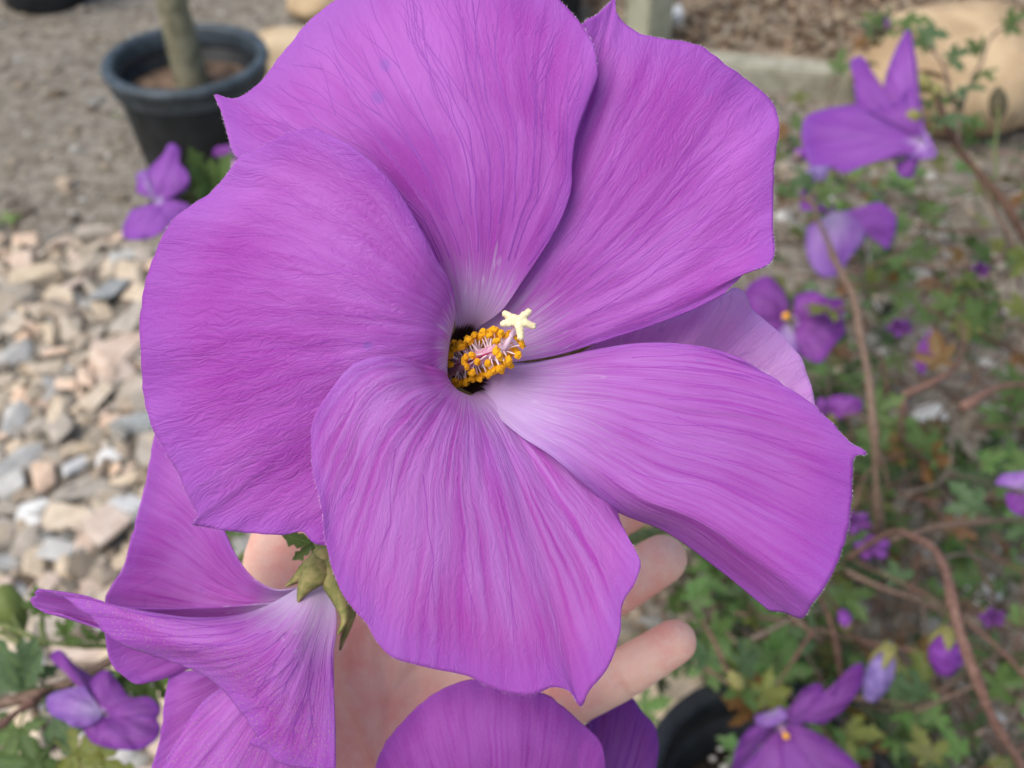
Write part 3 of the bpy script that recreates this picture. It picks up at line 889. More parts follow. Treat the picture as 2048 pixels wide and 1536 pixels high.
# upper right petal
pt = petal('petal', flower, M['petal_ur'],
  L=[(893, 700, 224, 0), (932, 672, 208, .06), (960, 650, 202.5, .12), (990, 590, 195.5, .25), (1030, 500, 190.5, .4), (1070, 390, 187.5, .6), (1110, 240, 185.5, .8), (1130, 110, 185, 1)],
  R=[(902, 722, 224, 0), (950, 715, 209, .06), (1000, 724, 202, .13), (1060, 719, 198, .23), (1120, 708, 196, .34), (1180, 690, 194, .46), (1290, 655, 191, .66), (1380, 622, 189, .84), (1448, 588, 187.5, 1)],
  T=[(1150, 72, 185), (1172, 42, 185.5), (1198, 26, 186), (1216, 8, 187), (1226, -6, 188), (1232, 22, 187), (1252, 48, 187.5), (1285, 68, 187), (1330, 78, 186.5), (1370, 84, 186), (1405, 94, 186), (1450, 128, 187), (1500, 163, 188), (1540, 200, 188), (1552, 222, 187.5), (1558, 245, 187), (1554, 290, 187), (1548, 340, 187), (1546, 400, 187), (1546, 460, 187), (1548, 500, 186), (1543, 522, 185), (1522, 534, 184.5), (1495, 540, 185), (1475, 560, 186.5)],
  depth=lambda u, v: -2.5 * np.sin(np.pi * v) * np.sin(np.pi * u) ** .8, relief=(0.40, 22, 2.6, 3), ruffle=.6)
add_hairs(pt, 420, 433)
add_veins(pt, 15, 3, .00015, .45, .96, 'vein_soft')
# right petal, lower margin folded back
def right_depth(u, v):
    fold = np.clip((u - .86) / .14, 0, 1) * sstep(.45, .75, v)
    return 11.0 * fold - 3.0 * np.sin(np.pi * np.clip(u / .85, 0, 1)) * np.sin(np.pi * v) - 2.2 * sstep(.5, 1, v) * np.exp(-((u - .80) / .10) ** 2)
pt = petal('petal', flower, M['petal_r'],
  L=[(902, 722, 224, 0), (950, 722, 209, .06), (1000, 726, 203.5, .12), (1050, 727, 200, .2), (1110, 718, 197, .3), (1180, 702, 195, .42), (1290, 686, 192, .62), (1400, 692, 190, .82), (1480, 715, 188, 1)],
  R=[(893, 762, 224, 0), (945, 787, 209, .06), (958, 797, 201, .12), (1005, 842, 193, .22), (1050, 878, 190, .33), (1100, 910, 188, .43), (1165, 965, 187, .54), (1230, 1020, 186.5, .64), (1330, 1062, 186.5, .75), (1440, 1140, 187, .88), (1538, 1220, 187, 1)],
  T=[(1545, 755, 187.5), (1612, 798, 187), (1660, 842, 187), (1698, 882, 187), (1734, 908, 187.5), (1712, 912, 187), (1706, 945, 187), (1702, 1000, 187), (1692, 1075, 187), (1672, 1130, 187), (1645, 1180, 187), (1622, 1212, 187.5), (1603, 1236, 188), (1575, 1226, 188)],
  depth=right_depth, relief=(0.50, 20, 1.8, 4), ruffle=.5)
add_hairs(pt, 420, 433)
add_veins(pt, 12, 4, .00014, .55, .96, 'vein_soft')
# lower petal
pt = petal('petal', flower, M['petal_b'],
  L=[(860, 752, 224, 0), (892, 778, 207, .06), (893, 752, 193, .14), (840, 727, 183.5, .3), (775, 712, 179, .45), (715, 724, 178, .6), (665, 775, 178.5, .78), (630, 830, 179, .92), (621, 862, 179.5, 1)],
  R=[(893, 762, 224, 0), (925, 800, 208, .06), (955, 785, 203, .14), (1010, 805, 198, .28), (1070, 845, 195.5, .45), (1130, 890, 194, .62), (1190, 940, 194.5, .8), (1232, 995, 195.5, 1)],
  T=[(625, 930, 180), (640, 1000, 181), (652, 1090, 183), (688, 1190, 185), (735, 1250, 186), (776, 1308, 187), (850, 1333, 188), (930, 1350, 189), (1010, 1385, 190), (1062, 1391, 190), (1102, 1374, 190.5), (1140, 1384, 191.5), (1160, 1414, 192.5), (1176, 1386, 192), (1215, 1335, 191), (1240, 1268, 190), (1246, 1205, 190), (1272, 1162, 189), (1280, 1120, 189), (1258, 1078, 190), (1238, 1040, 192)],
  depth=lambda u, v: -3.6 * np.sin(np.pi * np.clip(v * 1.05, 0, 1)) * np.sin(np.pi * np.clip(u * 1.25, 0, 1)) ** .9, relief=(0.62, 17, 1.5, 5), power=1.6, ruffle=.5)
add_hairs(pt, 380, 392)
add_veins(pt, 9, 5, .00012, .6, .95, 'vein_soft')

# staminal column: base deep in the throat, pointing at the viewer's right
cb = W(872, 746, 0.2185); ct = W(1003, 697, 0.1865); st = W(1037, 642, 0.1815)
ax = (ct - cb) / np.linalg.norm(ct - cb)
pts = [cb + (ct - cb) * t for t in (0, .3, .6, .85, 1)]
v, f = tube(pts, [.0022, .0019, .0016, .0013, .0011], 14, 6)
column = obj_np('staminal_column', v, f, M['column'], flower)
nrm = np.cross(ax, UP); nrm /= np.linalg.norm(nrm); bin_ = np.cross(ax, nrm)
toC = CAM - ct; toC -= ax * np.dot(toC, ax); toC /= np.linalg.norm(toC)
v, f = tube([cb + (ct - cb) * t + toC * (.0022 - .0011 * t) * .98 for t in (.45, .6, .8, .95)], [.0001, .0003, .0003, .0001], 8, 5)
obj_np('red_streak', v, f, M['column_line'], column)
av, af = ico(2)
avr = np.random.default_rng(5)
am = []
for k in range(6):
    w = av * (1 + .22 * avr.normal(size=(len(av), 1)).clip(-1, 1)) * np.array([1.0, .78, .7])
    me = bpy.data.meshes.new('anther'); me.from_pydata([tuple(x) for x in w], [], af); me.materials.append(M['anther'])
    am.append(me)
fil = []
Lc = np.linalg.norm(ct - cb)
cnt = 0
for i in range(18):
    t = 0.16 + 0.84 * (i / 17.0)
    nk = 13 if i < 15 else 9
    for k in range(nk):
        a = 2 * math.pi * (k + 0.5 * (i % 2)) / nk + random.uniform(-.2, .2)
        lean = 0.15 + 0.5 * random.random() if i < 15 else 0.3 + .4 * (i - 14) * random.uniform(.5, 1)
        rad = np.cos(a) * nrm + np.sin(a) * bin_
        if np.dot(rad, toC) > .5 and .3 < t < .97 and random.random() < .72: continue
        tt = t + random.uniform(-.03, .03)
        root = cb + (ct - cb) * min(1.0, tt)
        ln = random.uniform(.0036, .0046)
        d = rad + ax * lean; d /= np.linalg.norm(d)
        d2 = d + rad * random.uniform(-.1, .25); d2 /= np.linalg.norm(d2)
        tip = root + d * ln * .5 + d2 * ln * .5
        fil.append(tube([root, root + d * ln * .5, tip], [.00022, .00017, .00011], 5, 3))
        o = bpy.data.objects.new('anther', am[cnt % 6]); col().link(o)
        s = random.uniform(.00078, .00100)
        o.scale = (s, s, s); o.location = tip
        o.rotation_euler = (random.uniform(0, 6), random.uniform(0, 6), random.uniform(0, 6))
        par(o, column); cnt += 1
v, f = merge(fil)
o = obj_np('filaments', v, f, M['filament'], column); tag(o, kind='stuff')
v, f = tube([ct - ax * .002, ct + ax * .001, ct * .45 + st * .55 + RT * .0003, st], [.0009, .0006, .0005, .0006], 10, 6)
style = obj_np('style', v, f, M['style'], flower)
# stigma: a five armed cream star
def sdf_blob(name, segs, mat, parent, voxel, smooth=4, extra=None):
    """continuous skin over tapered capsules: voxel remesh of overlapping solids"""
    parts = []
    for (a, b, ra, rb) in segs:
        a = np.array(a, float); b = np.array(b, float)
        L = np.linalg.norm(b - a)
        n = max(2, int(L / (min(ra, rb) * .35)))
        for i in range(n + 1):
            t = i / n
            vv, ff = ico(2)
            parts.append((vv * (ra + (rb - ra) * t) + a + (b - a) * t, ff))
    V, Fs = merge([(list(p[0]), p[1]) for p in parts])
    if extra:
        V2, F2 = merge([(list(p[0]), p[1]) for p in extra]); V, Fs = merge([(V, Fs), (V2, F2)])
    o = obj_np(name, V, Fs, mat, None)
    r = o.modifiers.new('r', 'REMESH'); r.mode = 'VOXEL'; r.voxel_size = voxel
    s = o.modifiers.new('s', 'SMOOTH'); s.iterations = smooth; s.factor = .5
    dg = bpy.context.evaluated_depsgraph_get()
    me = bpy.data.meshes.new_from_object(o.evaluated_get(dg))
    o.modifiers.clear(); old = o.data; o.data = me
    bpy.data.meshes.remove(old)
    me.polygons.foreach_set('use_smooth', [True] * len(me.polygons))
    if not me.materials: me.materials.append(mat)
    return par(o, parent)
sd = 0.181
sc_ = W(1038, 641, sd)
arms = [(1010, 628, sd + .0008), (1007, 648, sd + .0008), (1057, 624, sd), (1066, 652, sd - .0004), (1041, 674, sd - .0012)]
segs = []
for x, y, d in arms:
    e = W(x, y, d); m = sc_ * .5 + e * .5 + (CAM - sc_) * .002
    segs += [(sc_, m, .00105, .00078), (m, e, .00078, .00068)]
stg = sdf_blob('stigma', segs, M['stigma'], flower, .00016, 3)
for vx in stg.data.vertices:
    vx.co += vx.normal * .00022 * float(vnoise(np.array(vx.co.x * 2600), np.array(vx.co.y * 2600 + vx.co.z * 1900)))

# ---------------------------- calyx and stems
def sepal(parent, base, tip, width, bulge, name='sepal', mat=None, n=9):
    base = np.array(base); tip = np.array(tip); width = np.array(width); bulge = np.array(bulge)
    V = []; Fs = []; uv = []
    for i in range(n):
        t = i / (n - 1)
        w = (1 - t) ** .75 * (1 + .5 * t)
        for k in range(5):
            s = (k - 2) / 2
            V.append(base + (tip - base) * t + width * s * w + bulge * (math.sin(math.pi * t) * .8 + .35 * (1 - s * s) * (1 - t)))
            uv.append((abs(s), t))
    for i in range(n - 1):
        for k in range(4):
            a = i * 5 + k
            Fs.append((a, a + 1, a + 6, a + 5))
    o = obj_np(name, V, Fs, mat or M['sepal'], parent, True, uv)
    so = o.modifiers.new('t', 'SOLIDIFY'); so.thickness = .0004; so.offset = 0
    return o
for (x, y, d) in [(1190, 688, .203), (960, 560, .222), (740, 640, .222), (760, 900, .222), (1010, 900, .222)]:
    tip = W(x, y, d); base = W(885, 740, .229)
    dv = tip - base; wv = np.cross(dv, FWD); wv = wv / np.linalg.norm(wv) * .0055
    sepal(flower, base, tip, wv, FWD * .002)
v, f = ico(3)
cc = W(884, 741, .2285)
obj_np('receptacle', v * np.array([.0058, .0058, .0058]) + cc, f, M['sepal'], flower)

# ---------------------------- second flower, seen from behind at lower left
F2 = W(628, 1165, 0.2175)
f2 = empty('hibiscus_flower', F2, 'purple hibiscus flower turned away, showing its back and green calyx', 'flower')
# big petal at the back
petal('petal', f2, M['petal_inner'],
  L=[(612, 1172, 220, 0), (560, 1180, 219, .1), (515, 1163, 219, .22), (478, 1122, 220, .36), (452, 1070, 221, .5), (425, 1000, 222, .68), (370, 920, 222, .85), (312, 862, 222, 1)],
  R=[(606, 1184, 220, 0), (560, 1215, 222, .12), (520, 1260, 224, .3), (480, 1300, 226, .5), (430, 1320, 227, .75), (375, 1337, 227, 1)],
  T=[(304, 895, 222.5), (292, 960, 222.5), (275, 1030, 222), (262, 1080, 221.5), (245, 1135, 221), (213, 1190, 219), (208, 1225, 219), (210, 1270, 219), (222, 1325, 220.5), (245, 1352, 221.5), (272, 1368, 223), (310, 1362, 225), (345, 1350, 226)],
  depth=lambda u, v: 5 * np.sin(np.pi * v) * np.sin(np.pi * u), relief=(.9, 11, 1.3, 6), power=1.6, ruffle=.3, nu=90, nv=90)
# narrow curled tip behind the front petal
petal('petal', f2, M['petal_inner'],
  L=[(560, 1205, 219, 0), (400, 1215, 214, .35), (230, 1212, 209, .7), (110, 1188, 207, .92), (76, 1180, 207, 1)],
  R=[(560, 1225, 221, 0), (420, 1270, 218, .35), (300, 1272, 214, .6), (200, 1256, 211, .85), (120, 1228, 209, 1)],
  T=[(70, 1184, 207), (72, 1192, 207.5), (62, 1196, 207.8), (64, 1206, 208), (86, 1222, 208.5)],
  depth=lambda u, v: 3 * np.sin(np.pi * u) * v, relief=(.3, 9, 2, 7), nu=50, nv=60, ruffle=.2)
# lower hidden petals
petal('petal', f2, M['petal_inner'],
  L=[(615, 1192, 221, 0), (520, 1270, 224, .35), (430, 1330, 226, .65), (340, 1345, 227, 1)],
  R=[(622, 1196, 221, 0), (590, 1330, 226, .35), (560, 1450, 228, .65), (480, 1640, 228, 1)],
  T=[(330, 1400, 227), (322, 1470, 227), (300, 1560, 227), (330, 1640, 227), (400, 1670, 227)],
  depth=lambda u, v: 3 * np.sin(np.pi * v) * np.sin(np.pi * u), relief=(.6, 12, 1.6, 8), nu=70, nv=70, ruffle=.4)
petal('petal', f2, M['petal_back'],
  L=[(625, 1195, 220.5, 0), (540, 1300, 218, .3), (450, 1370, 216, .62), (400, 1410, 215, .82), (365, 1462, 215, 1)],
  R=[(632, 1195, 220.5, 0), (640, 1330, 218, .3), (630, 1480, 217, .65), (600, 1660, 216, 1)],
  T=[(340, 1505, 215), (325, 1540, 215), (318, 1600, 215), (360, 1680, 215), (480, 1700, 216)],
  depth=lambda u, v: -3 * np.sin(np.pi * v) * np.sin(np.pi * u), relief=(.5, 16, 1.6, 9), nu=80, nv=80, ruffle=.4)
# front petal: white base under the calyx, wide fan
pt = petal('petal', f2, M['petal_back'],
  L=[(612, 1166, 217, 0), (575, 1190, 213.5, .12), (530, 1214, 211, .25), (470, 1232, 208, .4), (390, 1236, 206, .55), (320, 1228, 205, .68), (220, 1208, 204.5, .85), (140, 1186, 205, .96), (76, 1178, 206, 1)],
  R=[(652, 1160, 217, 0), (668, 1205, 213, .12), (673, 1250, 210.5, .25), (667, 1310, 209, .4), (668, 1380, 208.5, .55), (671, 1450, 208.5, .75), (672, 1536, 209, 1)],
  T=[(112, 1190, 206), (136, 1198, 205.5), (155, 1216, 205), (185, 1236, 205), (206, 1262, 205), (240, 1286, 205), (290, 1305, 206), (340, 1322, 206.5), (375, 1334, 207), (410, 1352, 207), (448, 1382, 207.5), (478, 1418, 208), (500, 1450, 208), (516, 1478, 208), (499, 1484, 208), (530, 1500, 208), (556, 1524, 208.5), (600, 1534, 209), (640, 1536, 209)],
  depth=lambda u, v: -4.5 * np.sin(np.pi * np.clip(v, 0, 1)) * np.sin(np.pi * u), relief=(.45, 15, 2.0, 10), power=1.35, ruffle=.35)
add_veins(pt, 12, 11, .00016, .42, .95)
# calyx
def sep2(pts, wpx, bulge):
    """sepal along pixel path pts (px,py,mm) with half width wpx"""
    P = np.array(pts, float); n = 12
    C = hermite(chord(P), P, np.linspace(0, 1, n))
    T = np.gradient(C[:, :2], axis=0); T /= np.linalg.norm(T, axis=1)[:, None]
    N = np.stack([-T[:, 1], T[:, 0]], 1)
    V = []; Fs = []
    for i in range(n):
        t = i / (n - 1)
        w = wpx * (1 - t) ** .8 * (1 + .35 * math.sin(math.pi * t))
        for k in range(7):
            s = (k - 3) / 3
            V.append(W(C[i, 0] + N[i, 0] * s * w, C[i, 1] + N[i, 1] * s * w, (C[i, 2] + bulge * s * s) / 1000))
    for i in range(n - 1):
        for k in range(6):
            a = i * 7 + k
            Fs.append((a, a + 1, a + 8, a + 7))
    o = obj_np('sepal', V, Fs, M['sepal'], f2, True)
    so = o.modifiers.new('t', 'SOLIDIFY'); so.thickness = .0005; so.offset = 0
sep2([(650, 1116, 213.5), (636, 1140, 210), (612, 1170, 209.5), (596, 1203, 210)], 28, 1.4)
sep2([(648, 1118, 213), (662, 1160, 210), (682, 1205, 209.5), (690, 1240, 209), (676, 1268, 209)], 20, 1.4)
sep2([(640, 1118, 214), (612, 1140, 214.5), (590, 1160, 215.5), (572, 1172, 216.5)], 15, 1.2)
sep2([(665, 1118, 216), (690, 1160, 217), (700, 1210, 218), (680, 1300, 217)], 18, 2.0)
v, f = ico(3)
obj_np('receptacle', v * .0034 + W(650, 1120, .2158), f, M['sepal'], f2)

# ---------------------------- flower below, its petals rising in front of the palm
F3 = W(1020, 1800, .246)
f3 = empty('hibiscus_flower', F3, 'purple hibiscus flower resting in the palm below the large open bloom', 'flower')
petal('petal', f3, M['petal_low_shaded'],
  L=[(1000, 1800, 245, 0), (880, 1720, 236, .3), (790, 1640, 229, .6), (745, 1560, 227, 1)],
  R=[(1040, 1800, 245, 0), (1120, 1720, 237, .3), (1190, 1640, 231, .6), (1212, 1560, 229, 1)],
  T=[(752, 1530, 226), (768, 1490, 226), (795, 1455, 226), (850, 1400, 225.5), (905, 1368, 225), (975, 1355, 225), (1050, 1372, 225), (1110, 1400, 226), (1150, 1436, 227), (1180, 1460, 228), (1202, 1486, 228.5), (1210, 1520, 229)],
  depth=lambda u, v: -4 * np.sin(np.pi * v) * np.sin(np.pi * u), relief=(.7, 16, 1.6, 11), nu=90, nv=80, power=1.2, ruffle=.4)
petal('petal', f3, M['petal_dark'],
  L=[(1040, 1800, 248, 0), (1100, 1680, 275, .4), (1130, 1560, 288, .75), (1140, 1480, 290, 1)],
  R=[(1060, 1800, 248, 0), (1200, 1720, 275, .4), (1290, 1620, 288, .75), (1312, 1540, 290, 1)],
  T=[(1180, 1440, 291), (1230, 1400, 291), (1265, 1396, 291), (1282, 1420, 291), (1305, 1445, 290), (1316, 1480, 290)],
  relief=(.8, 10, 1.6, 12), nu=60, nv=60, ruffle=.6)
for k, (x, y) in enumerate([(700, 1900), (900, 2100), (1300, 1980)]):
    petal('petal', f3, M['petal_low_shaded'],
      L=[(1010, 1800, 246, 0), ((1010 + x) / 2 - 60, (1800 + y) / 2 - 60, 240, .5), (x - 100, y - 60, 238, 1)],
      R=[(1030, 1810, 246, 0), ((1030 + x) / 2 + 60, (1810 + y) / 2 + 60, 242, .5), (x + 110, y + 30, 240, 1)],
      T=[(x - 90, y + 60, 238), (x, y + 110, 239), (x + 90, y + 80, 240)], nu=30, nv=30)
v, f = ico(2)
obj_np('receptacle', v * .005 + F3 + FWD * .002, f, M['sepal'], f3)

# ---------------------------- pink petal flower behind the right side
F4 = W(1230, 860, .221)
f4 = empty('hibiscus_flower', F4, 'pale pink purple hibiscus flower peeking out behind the right hand petals', 'flower')
petal('petal', f4, M['petal_pink'],
  L=[(1215, 850, 219, 0), (1190, 780, 213, .4), (1180, 705, 209, .75), (1185, 640, 207, 1)],
  R=[(1245, 870, 219, 0), (1380, 880, 215, .4), (1540, 880, 211, .8), (1632, 850, 210, 1)],
  T=[(1250, 610, 207), (1330, 615, 205), (1400, 605, 203), (1447, 588, 202), (1472, 576, 202), (1492, 588, 203), (1500, 612, 205), (1535, 645, 206), (1572, 680, 207), (1602, 715, 208), (1618, 760, 209), (1628, 800, 209)],
  depth=lambda u, v: 7 * sstep(.42, .62, u) * v - 3 * np.exp(-((u - .45) / .08) ** 2) * v, relief=(.7, 14, 1.4, 13), nu=80, nv=70, ruffle=.3)
petal('petal', f4, M['petal_pink'],
  L=[(1245, 870, 220, 0), (1330, 920, 219, .5), (1480, 900, 219, 1)], R=[(1235, 880, 220, 0), (1280, 960, 219, .5), (1300, 990, 219, 1)],
  T=[(1500, 960, 219), (1440, 1010, 220), (1360, 1010, 220)], nu=30, nv=30)
petal('petal', f4, M['petal_pink'],
  L=[(1215, 850, 220, 0), (1150, 760, 221, .5), (1120, 700, 222, 1)], R=[(1225, 850, 220, 0), (1240, 740, 217, .5), (1250, 700, 215, 1)],
  T=[(1130, 640, 221), (1190, 610, 219), (1240, 640, 217)], nu=30, nv=30)
v, f = ico(2)
obj_np('receptacle', v * .005 + F4 + FWD * .003, f, M['sepal'], f4)

# ---------------------------- smaller flowers on the shrub (farther away)
def sflower(px, py, k, label, petals, core=None, group='open flowers on the shrub'):
    """petals: (material, base, [tip margin points]) in photo pixels; k = share of the way to the ground"""
    D = gd(px, py) * k * 1000
    c = W(px, py, D / 1000)
    root = empty('hibiscus_flower', c, label, 'flower', group)
    for i, (m, (bx, by), tips) in enumerate(petals):
        n = len(tips)
        x0, y0 = tips[0][:2]; x1, y1 = tips[-1][:2]
        dd = [t[2] if len(t) > 2 else 0 for t in tips]
        b = D * .004
        L = [(bx - 1, by, D, 0), ((bx + x0) / 2, (by + y0) / 2, D + dd[0] * .5 - b, .5), (x0, y0, D + dd[0], 1)]
        R = [(bx + 1, by, D, 0), ((bx + x1) / 2, (by + y1) / 2, D + dd[-1] * .5 - b, .5), (x1, y1, D + dd[-1], 1)]
        T = [(t[0], t[1], D + dd[j]) for j, t in enumerate(tips)][1:-1]
        petal('petal', root, M[m], L, R, T, nu=36, nv=30, power=1.3, depth=lambda u, v: -D * .012 * np.sin(np.pi * u) * v, relief=(D * .004, 8, 2, i + px % 17), ruffle=D * .003, thick=.0006)
    v, f = ico(2)
    rec = obj_np('receptacle', v * (.0000075 * D) + c + FWD * .010 * D / 1000, f, M['sepal'], root)
    if core:
        cx, cy, r = core
        p = W(cx, cy, D * .985 / 1000)
        vv, ff = tube([c, p * .6 + c * .4, p], [.0012, .0012, .001], 8, 4)
        ob = obj_np('staminal_column', vv, ff, M['column'], root)
        parts = []
        rr = random.Random(int(px))
        v0, f0 = ico(1)
        for _ in range(26):
            q_ = np.array([rr.gauss(0, 1) for _ in range(3)]); q_ /= np.linalg.norm(q_)
            parts.append((list(v0 * .0016 + p + q_ * r), f0))
        vv, ff = merge(parts)
        tag(obj_np('anthers', vv, ff, M['anther'], root), kind='stuff')
    return root

sflower(1845, 285, .42, 'mid purple flower in side view with two upright petals, in front of the boulder', [
    ('petal_mid', (1850, 288), [(1715, 208, 8), (1650, 218, 6), (1614, 232, 5), (1608, 300, 0), (1620, 330, -4), (1655, 332, -6), (1690, 346, -8), (1725, 332, -8), (1760, 322, -8), (1828, 312, -4)]),
    ('petal_mid', (1848, 280), [(1762, 196, 12), (1778, 130, 14), (1798, 84, 15), (1816, 58, 15), (1828, 95, 14), (1836, 150, 12), (1838, 205, 10)]),
    ('petal_mid', (1846, 282), [(1712, 218, 10), (1708, 165, 12), (1706, 116, 13), (1720, 112, 13), (1745, 148, 12), (1775, 195, 9)]),
    ('petal_mid', (1852, 284), [(1735, 222, 4), (1790, 205, 4), (1826, 170, 6), (1842, 200, 5)]),
    ('petal_lav', (1846, 280), [(1840, 245, -4), (1862, 280, -5), (1873, 312, -5), (1845, 318, -5), (1815, 318, -5)]),
    ('petal_mid', (1840, 300), [(1790, 330, 10), (1800, 352, 12), (1820, 356, 12), (1836, 330, 10)])])
sflower(1668, 430, .575, 'drooping pale lavender flower behind the thin brown stem', [
    ('petal_lav', (1665, 425), [(1612, 455, 4), (1618, 520, 0), (1648, 556, -4), (1672, 552, -4), (1700, 515, -4), (1728, 478, -2), (1730, 440, 0), (1700, 420, 0)]),
    ('petal_mid', (1668, 428), [(1600, 420, 8), (1606, 380, 10), (1640, 392, 10), (1670, 410, 8)]),
    ('petal_mid', (1668, 430), [(1735, 410, 6), (1752, 404, 7), (1793, 440, 8), (1790, 470, 6), (1772, 500, 4), (1752, 470, 4)])])
sflower(1580, 640, .60, 'deep purple open flower with a small yellow centre', [
    ('petal_dark', (1572, 640), [(1500, 640, -4), (1486, 590, 0), (1508, 562, 4), (1535, 552, 6), (1562, 575, 6), (1580, 605, 5)]),
    ('petal_dark', (1585, 636), [(1590, 590, 6), (1625, 582, 8), (1655, 596, 8), (1682, 600, 6), (1690, 640, 2), (1660, 660, 0)]),
    ('petal_dark', (1588, 645), [(1665, 620, 0), (1690, 660, 0), (1660, 700, -6), (1640, 726, -8), (1610, 716, -8), (1590, 700, -6)]),
    ('petal_lav', (1580, 648), [(1600, 700, -8), (1580, 722, -8), (1550, 690, -6), (1545, 660, -4)]),
    ('petal_dark', (1575, 645), [(1555, 680, -4), (1520, 690, -4), (1495, 660, -2), (1500, 630, 0)])], core=(1572, 632, .0022))
sflower(1672, 832, .62, 'small violet flower half hidden by the tip of the right petal', [
    ('petal_dark', (1665, 830), [(1650, 800, 2), (1675, 790, 4), (1705, 793, 4), (1728, 808, 2), (1712, 828, 0), (1680, 840, -2)]),
    ('petal_dark', (1660, 825), [(1640, 840, 0), (1630, 815, 4), (1640, 795, 4), (1658, 800, 2)])])
sflower(1555, 1440, .66, 'magenta purple flower with two raised petals over the black pot', [
    ('petal_dark', (1556, 1438), [(1585, 1420, -2), (1612, 1376, 4), (1640, 1368, 8), (1648, 1380, 8), (1630, 1412, 4), (1600, 1452, -2)]),
    ('petal_dark', (1570, 1442), [(1625, 1440, 0), (1668, 1395, 6), (1690, 1345, 12), (1725, 1325, 16), (1728, 1358, 14), (1700, 1405, 8), (1650, 1448, 0)]),
    ('petal_dark', (1560, 1445), [(1460, 1560, -12), (1480, 1480, -10), (1510, 1450, -6), (1545, 1446, -2)]),
    ('petal_dark', (1565, 1446), [(1450, 1570, -14), (1520, 1600, -18), (1620, 1590, -18), (1725, 1545, -14), (1690, 1505, -8), (1640, 1470, -4), (1600, 1450, -2)]),
    ('petal_lav', (1548, 1420), [(1510, 1430, -4), (1512, 1445, -6), (1545, 1452, -6), (1575, 1430, -6), (1560, 1412, -4)])], core=(1572, 1472, .0012))
sflower(2060, 990, .5, 'violet flower with a pale rim jutting in beside the leaves', [
    ('petal_lav', (2062, 985), [(1990, 968, 0), (2000, 952, 2), (2040, 945, 4), (2080, 940, 4), (2090, 990, 0), (2040, 1000, -4)]),
    ('petal_dark', (2062, 990), [(2010, 985, -2), (2020, 1020, -4), (2060, 1032, -6), (2090, 1020, -4)])])
sflower(1850, 700, .68, 'narrow closing magenta violet flower hanging in the leaves', [
    ('petal_dark', (1862, 660), [(1835, 690, 0), (1830, 730, 0), (1842, 750, -2), (1858, 710, -2), (1864, 685, 0)]),
    ('petal_lav', (1864, 660), [(1850, 700, -4), (1862, 720, -4), (1875, 690, -3), (1872, 665, 0)])])
for px_, py_, sz_, lab_ in [(1712, 1045, 30, 'small violet flower low behind the tip of the right petal'), (1745, 1095, 34, 'dark violet flower under the arching reddish stem'), (1800, 655, 24, 'small purple flower by the narrow closing bloom'), (1960, 540, 20, 'tiny dark violet flower high among the leaves by the boulder'), (1985, 1235, 26, 'small violet flower beside the pale stones in the leaves')]:
    P_ = []
    for k_ in range(5):
        a_ = k_ * 1.257 + px_; ca_1, sa_1 = math.cos(a_), math.sin(a_)
        def pp(r_, t_): return (px_ + sz_ * r_ * math.cos(a_ + t_), py_ + .7 * sz_ * r_ * math.sin(a_ + t_), 10 * (random.random() - .6))
        P_.append((random.choice(['petal_dark', 'petal_dark', 'petal_mid']), (px_, py_), [pp(.75, -.62), pp(1.0, -.35), pp(1.1, 0), pp(1.0, .35), pp(.75, .62)]))
    sflower(px_, py_, .70, lab_, P_)
sflower(318, 405, .40, 'blurred purple flower beside green leaves in front of the large black pot', [
    ('petal_mid', (318, 402), [(272, 385, 2), (278, 358, 4), (300, 335, 6), (325, 310, 8), (342, 286, 9), (360, 298, 8), (358, 325, 5), (376, 345, 2), (378, 368, 0), (360, 390, -2)]),
    ('petal_lav', (312, 405), [(275, 368, 6), (272, 350, 8), (295, 340, 8), (310, 365, 5)]),
    ('petal_mid', (320, 402), [(262, 420, -2), (246, 455, -6), (246, 472, -8), (285, 479, -9), (318, 468, -9), (345, 446, -6), (368, 425, -2), (350, 412, 0)]),
    ('petal_mid', (322, 402), [(345, 395, 4), (380, 415, 6), (375, 440, 4), (345, 430, 2)])])
sflower(470, 318, .40, 'small magenta flower mostly hidden behind the left petals by the pot', [
    ('petal_dark', (478, 322), [(425, 312, 2), (428, 298, 4), (455, 290, 4), (490, 296, 2), (495, 315, 0)]),
    ('petal_pink', (480, 322), [(440, 318, 0), (450, 334, -2), (475, 342, -4), (498, 330, -2)])])
sflower(215, 1425, .39, 'dark violet flower with pale lavender petal among lower leaves', [
    ('petal_lav', (205, 1425), [(170, 1372, 4), (125, 1380, 4), (96, 1392, 2), (98, 1425, 0), (125, 1440, -4), (150, 1455, -6), (175, 1452, -6), (200, 1440, -4)]),
    ('petal_dark', (205, 1420), [(178, 1370, 8), (190, 1352, 10), (215, 1340, 12), (235, 1362, 12), (260, 1395, 10), (300, 1395, 8), (322, 1420, 4), (300, 1450, 0), (250, 1450, -2)]),
    ('petal_dark', (205, 1430), [(165, 1455, -6), (180, 1480, -8), (230, 1498, -10), (290, 1495, -10), (322, 1460, -6), (310, 1430, -2)]),
    ('petal_dark', (195, 1425), [(190, 1400, 14), (150, 1345, 16), (128, 1340, 16), (100, 1310, 18), (112, 1300, 18), (150, 1330, 17), (215, 1375, 15)])])
sflower(165, 1535, .45, 'violet petals of a low flower under the leaf beside the path of stones', [
    ('petal_dark', (190, 1560), [(138, 1530, 0), (140, 1505, 2), (165, 1515, 2), (200, 1530, 0), (215, 1560, 0)])])

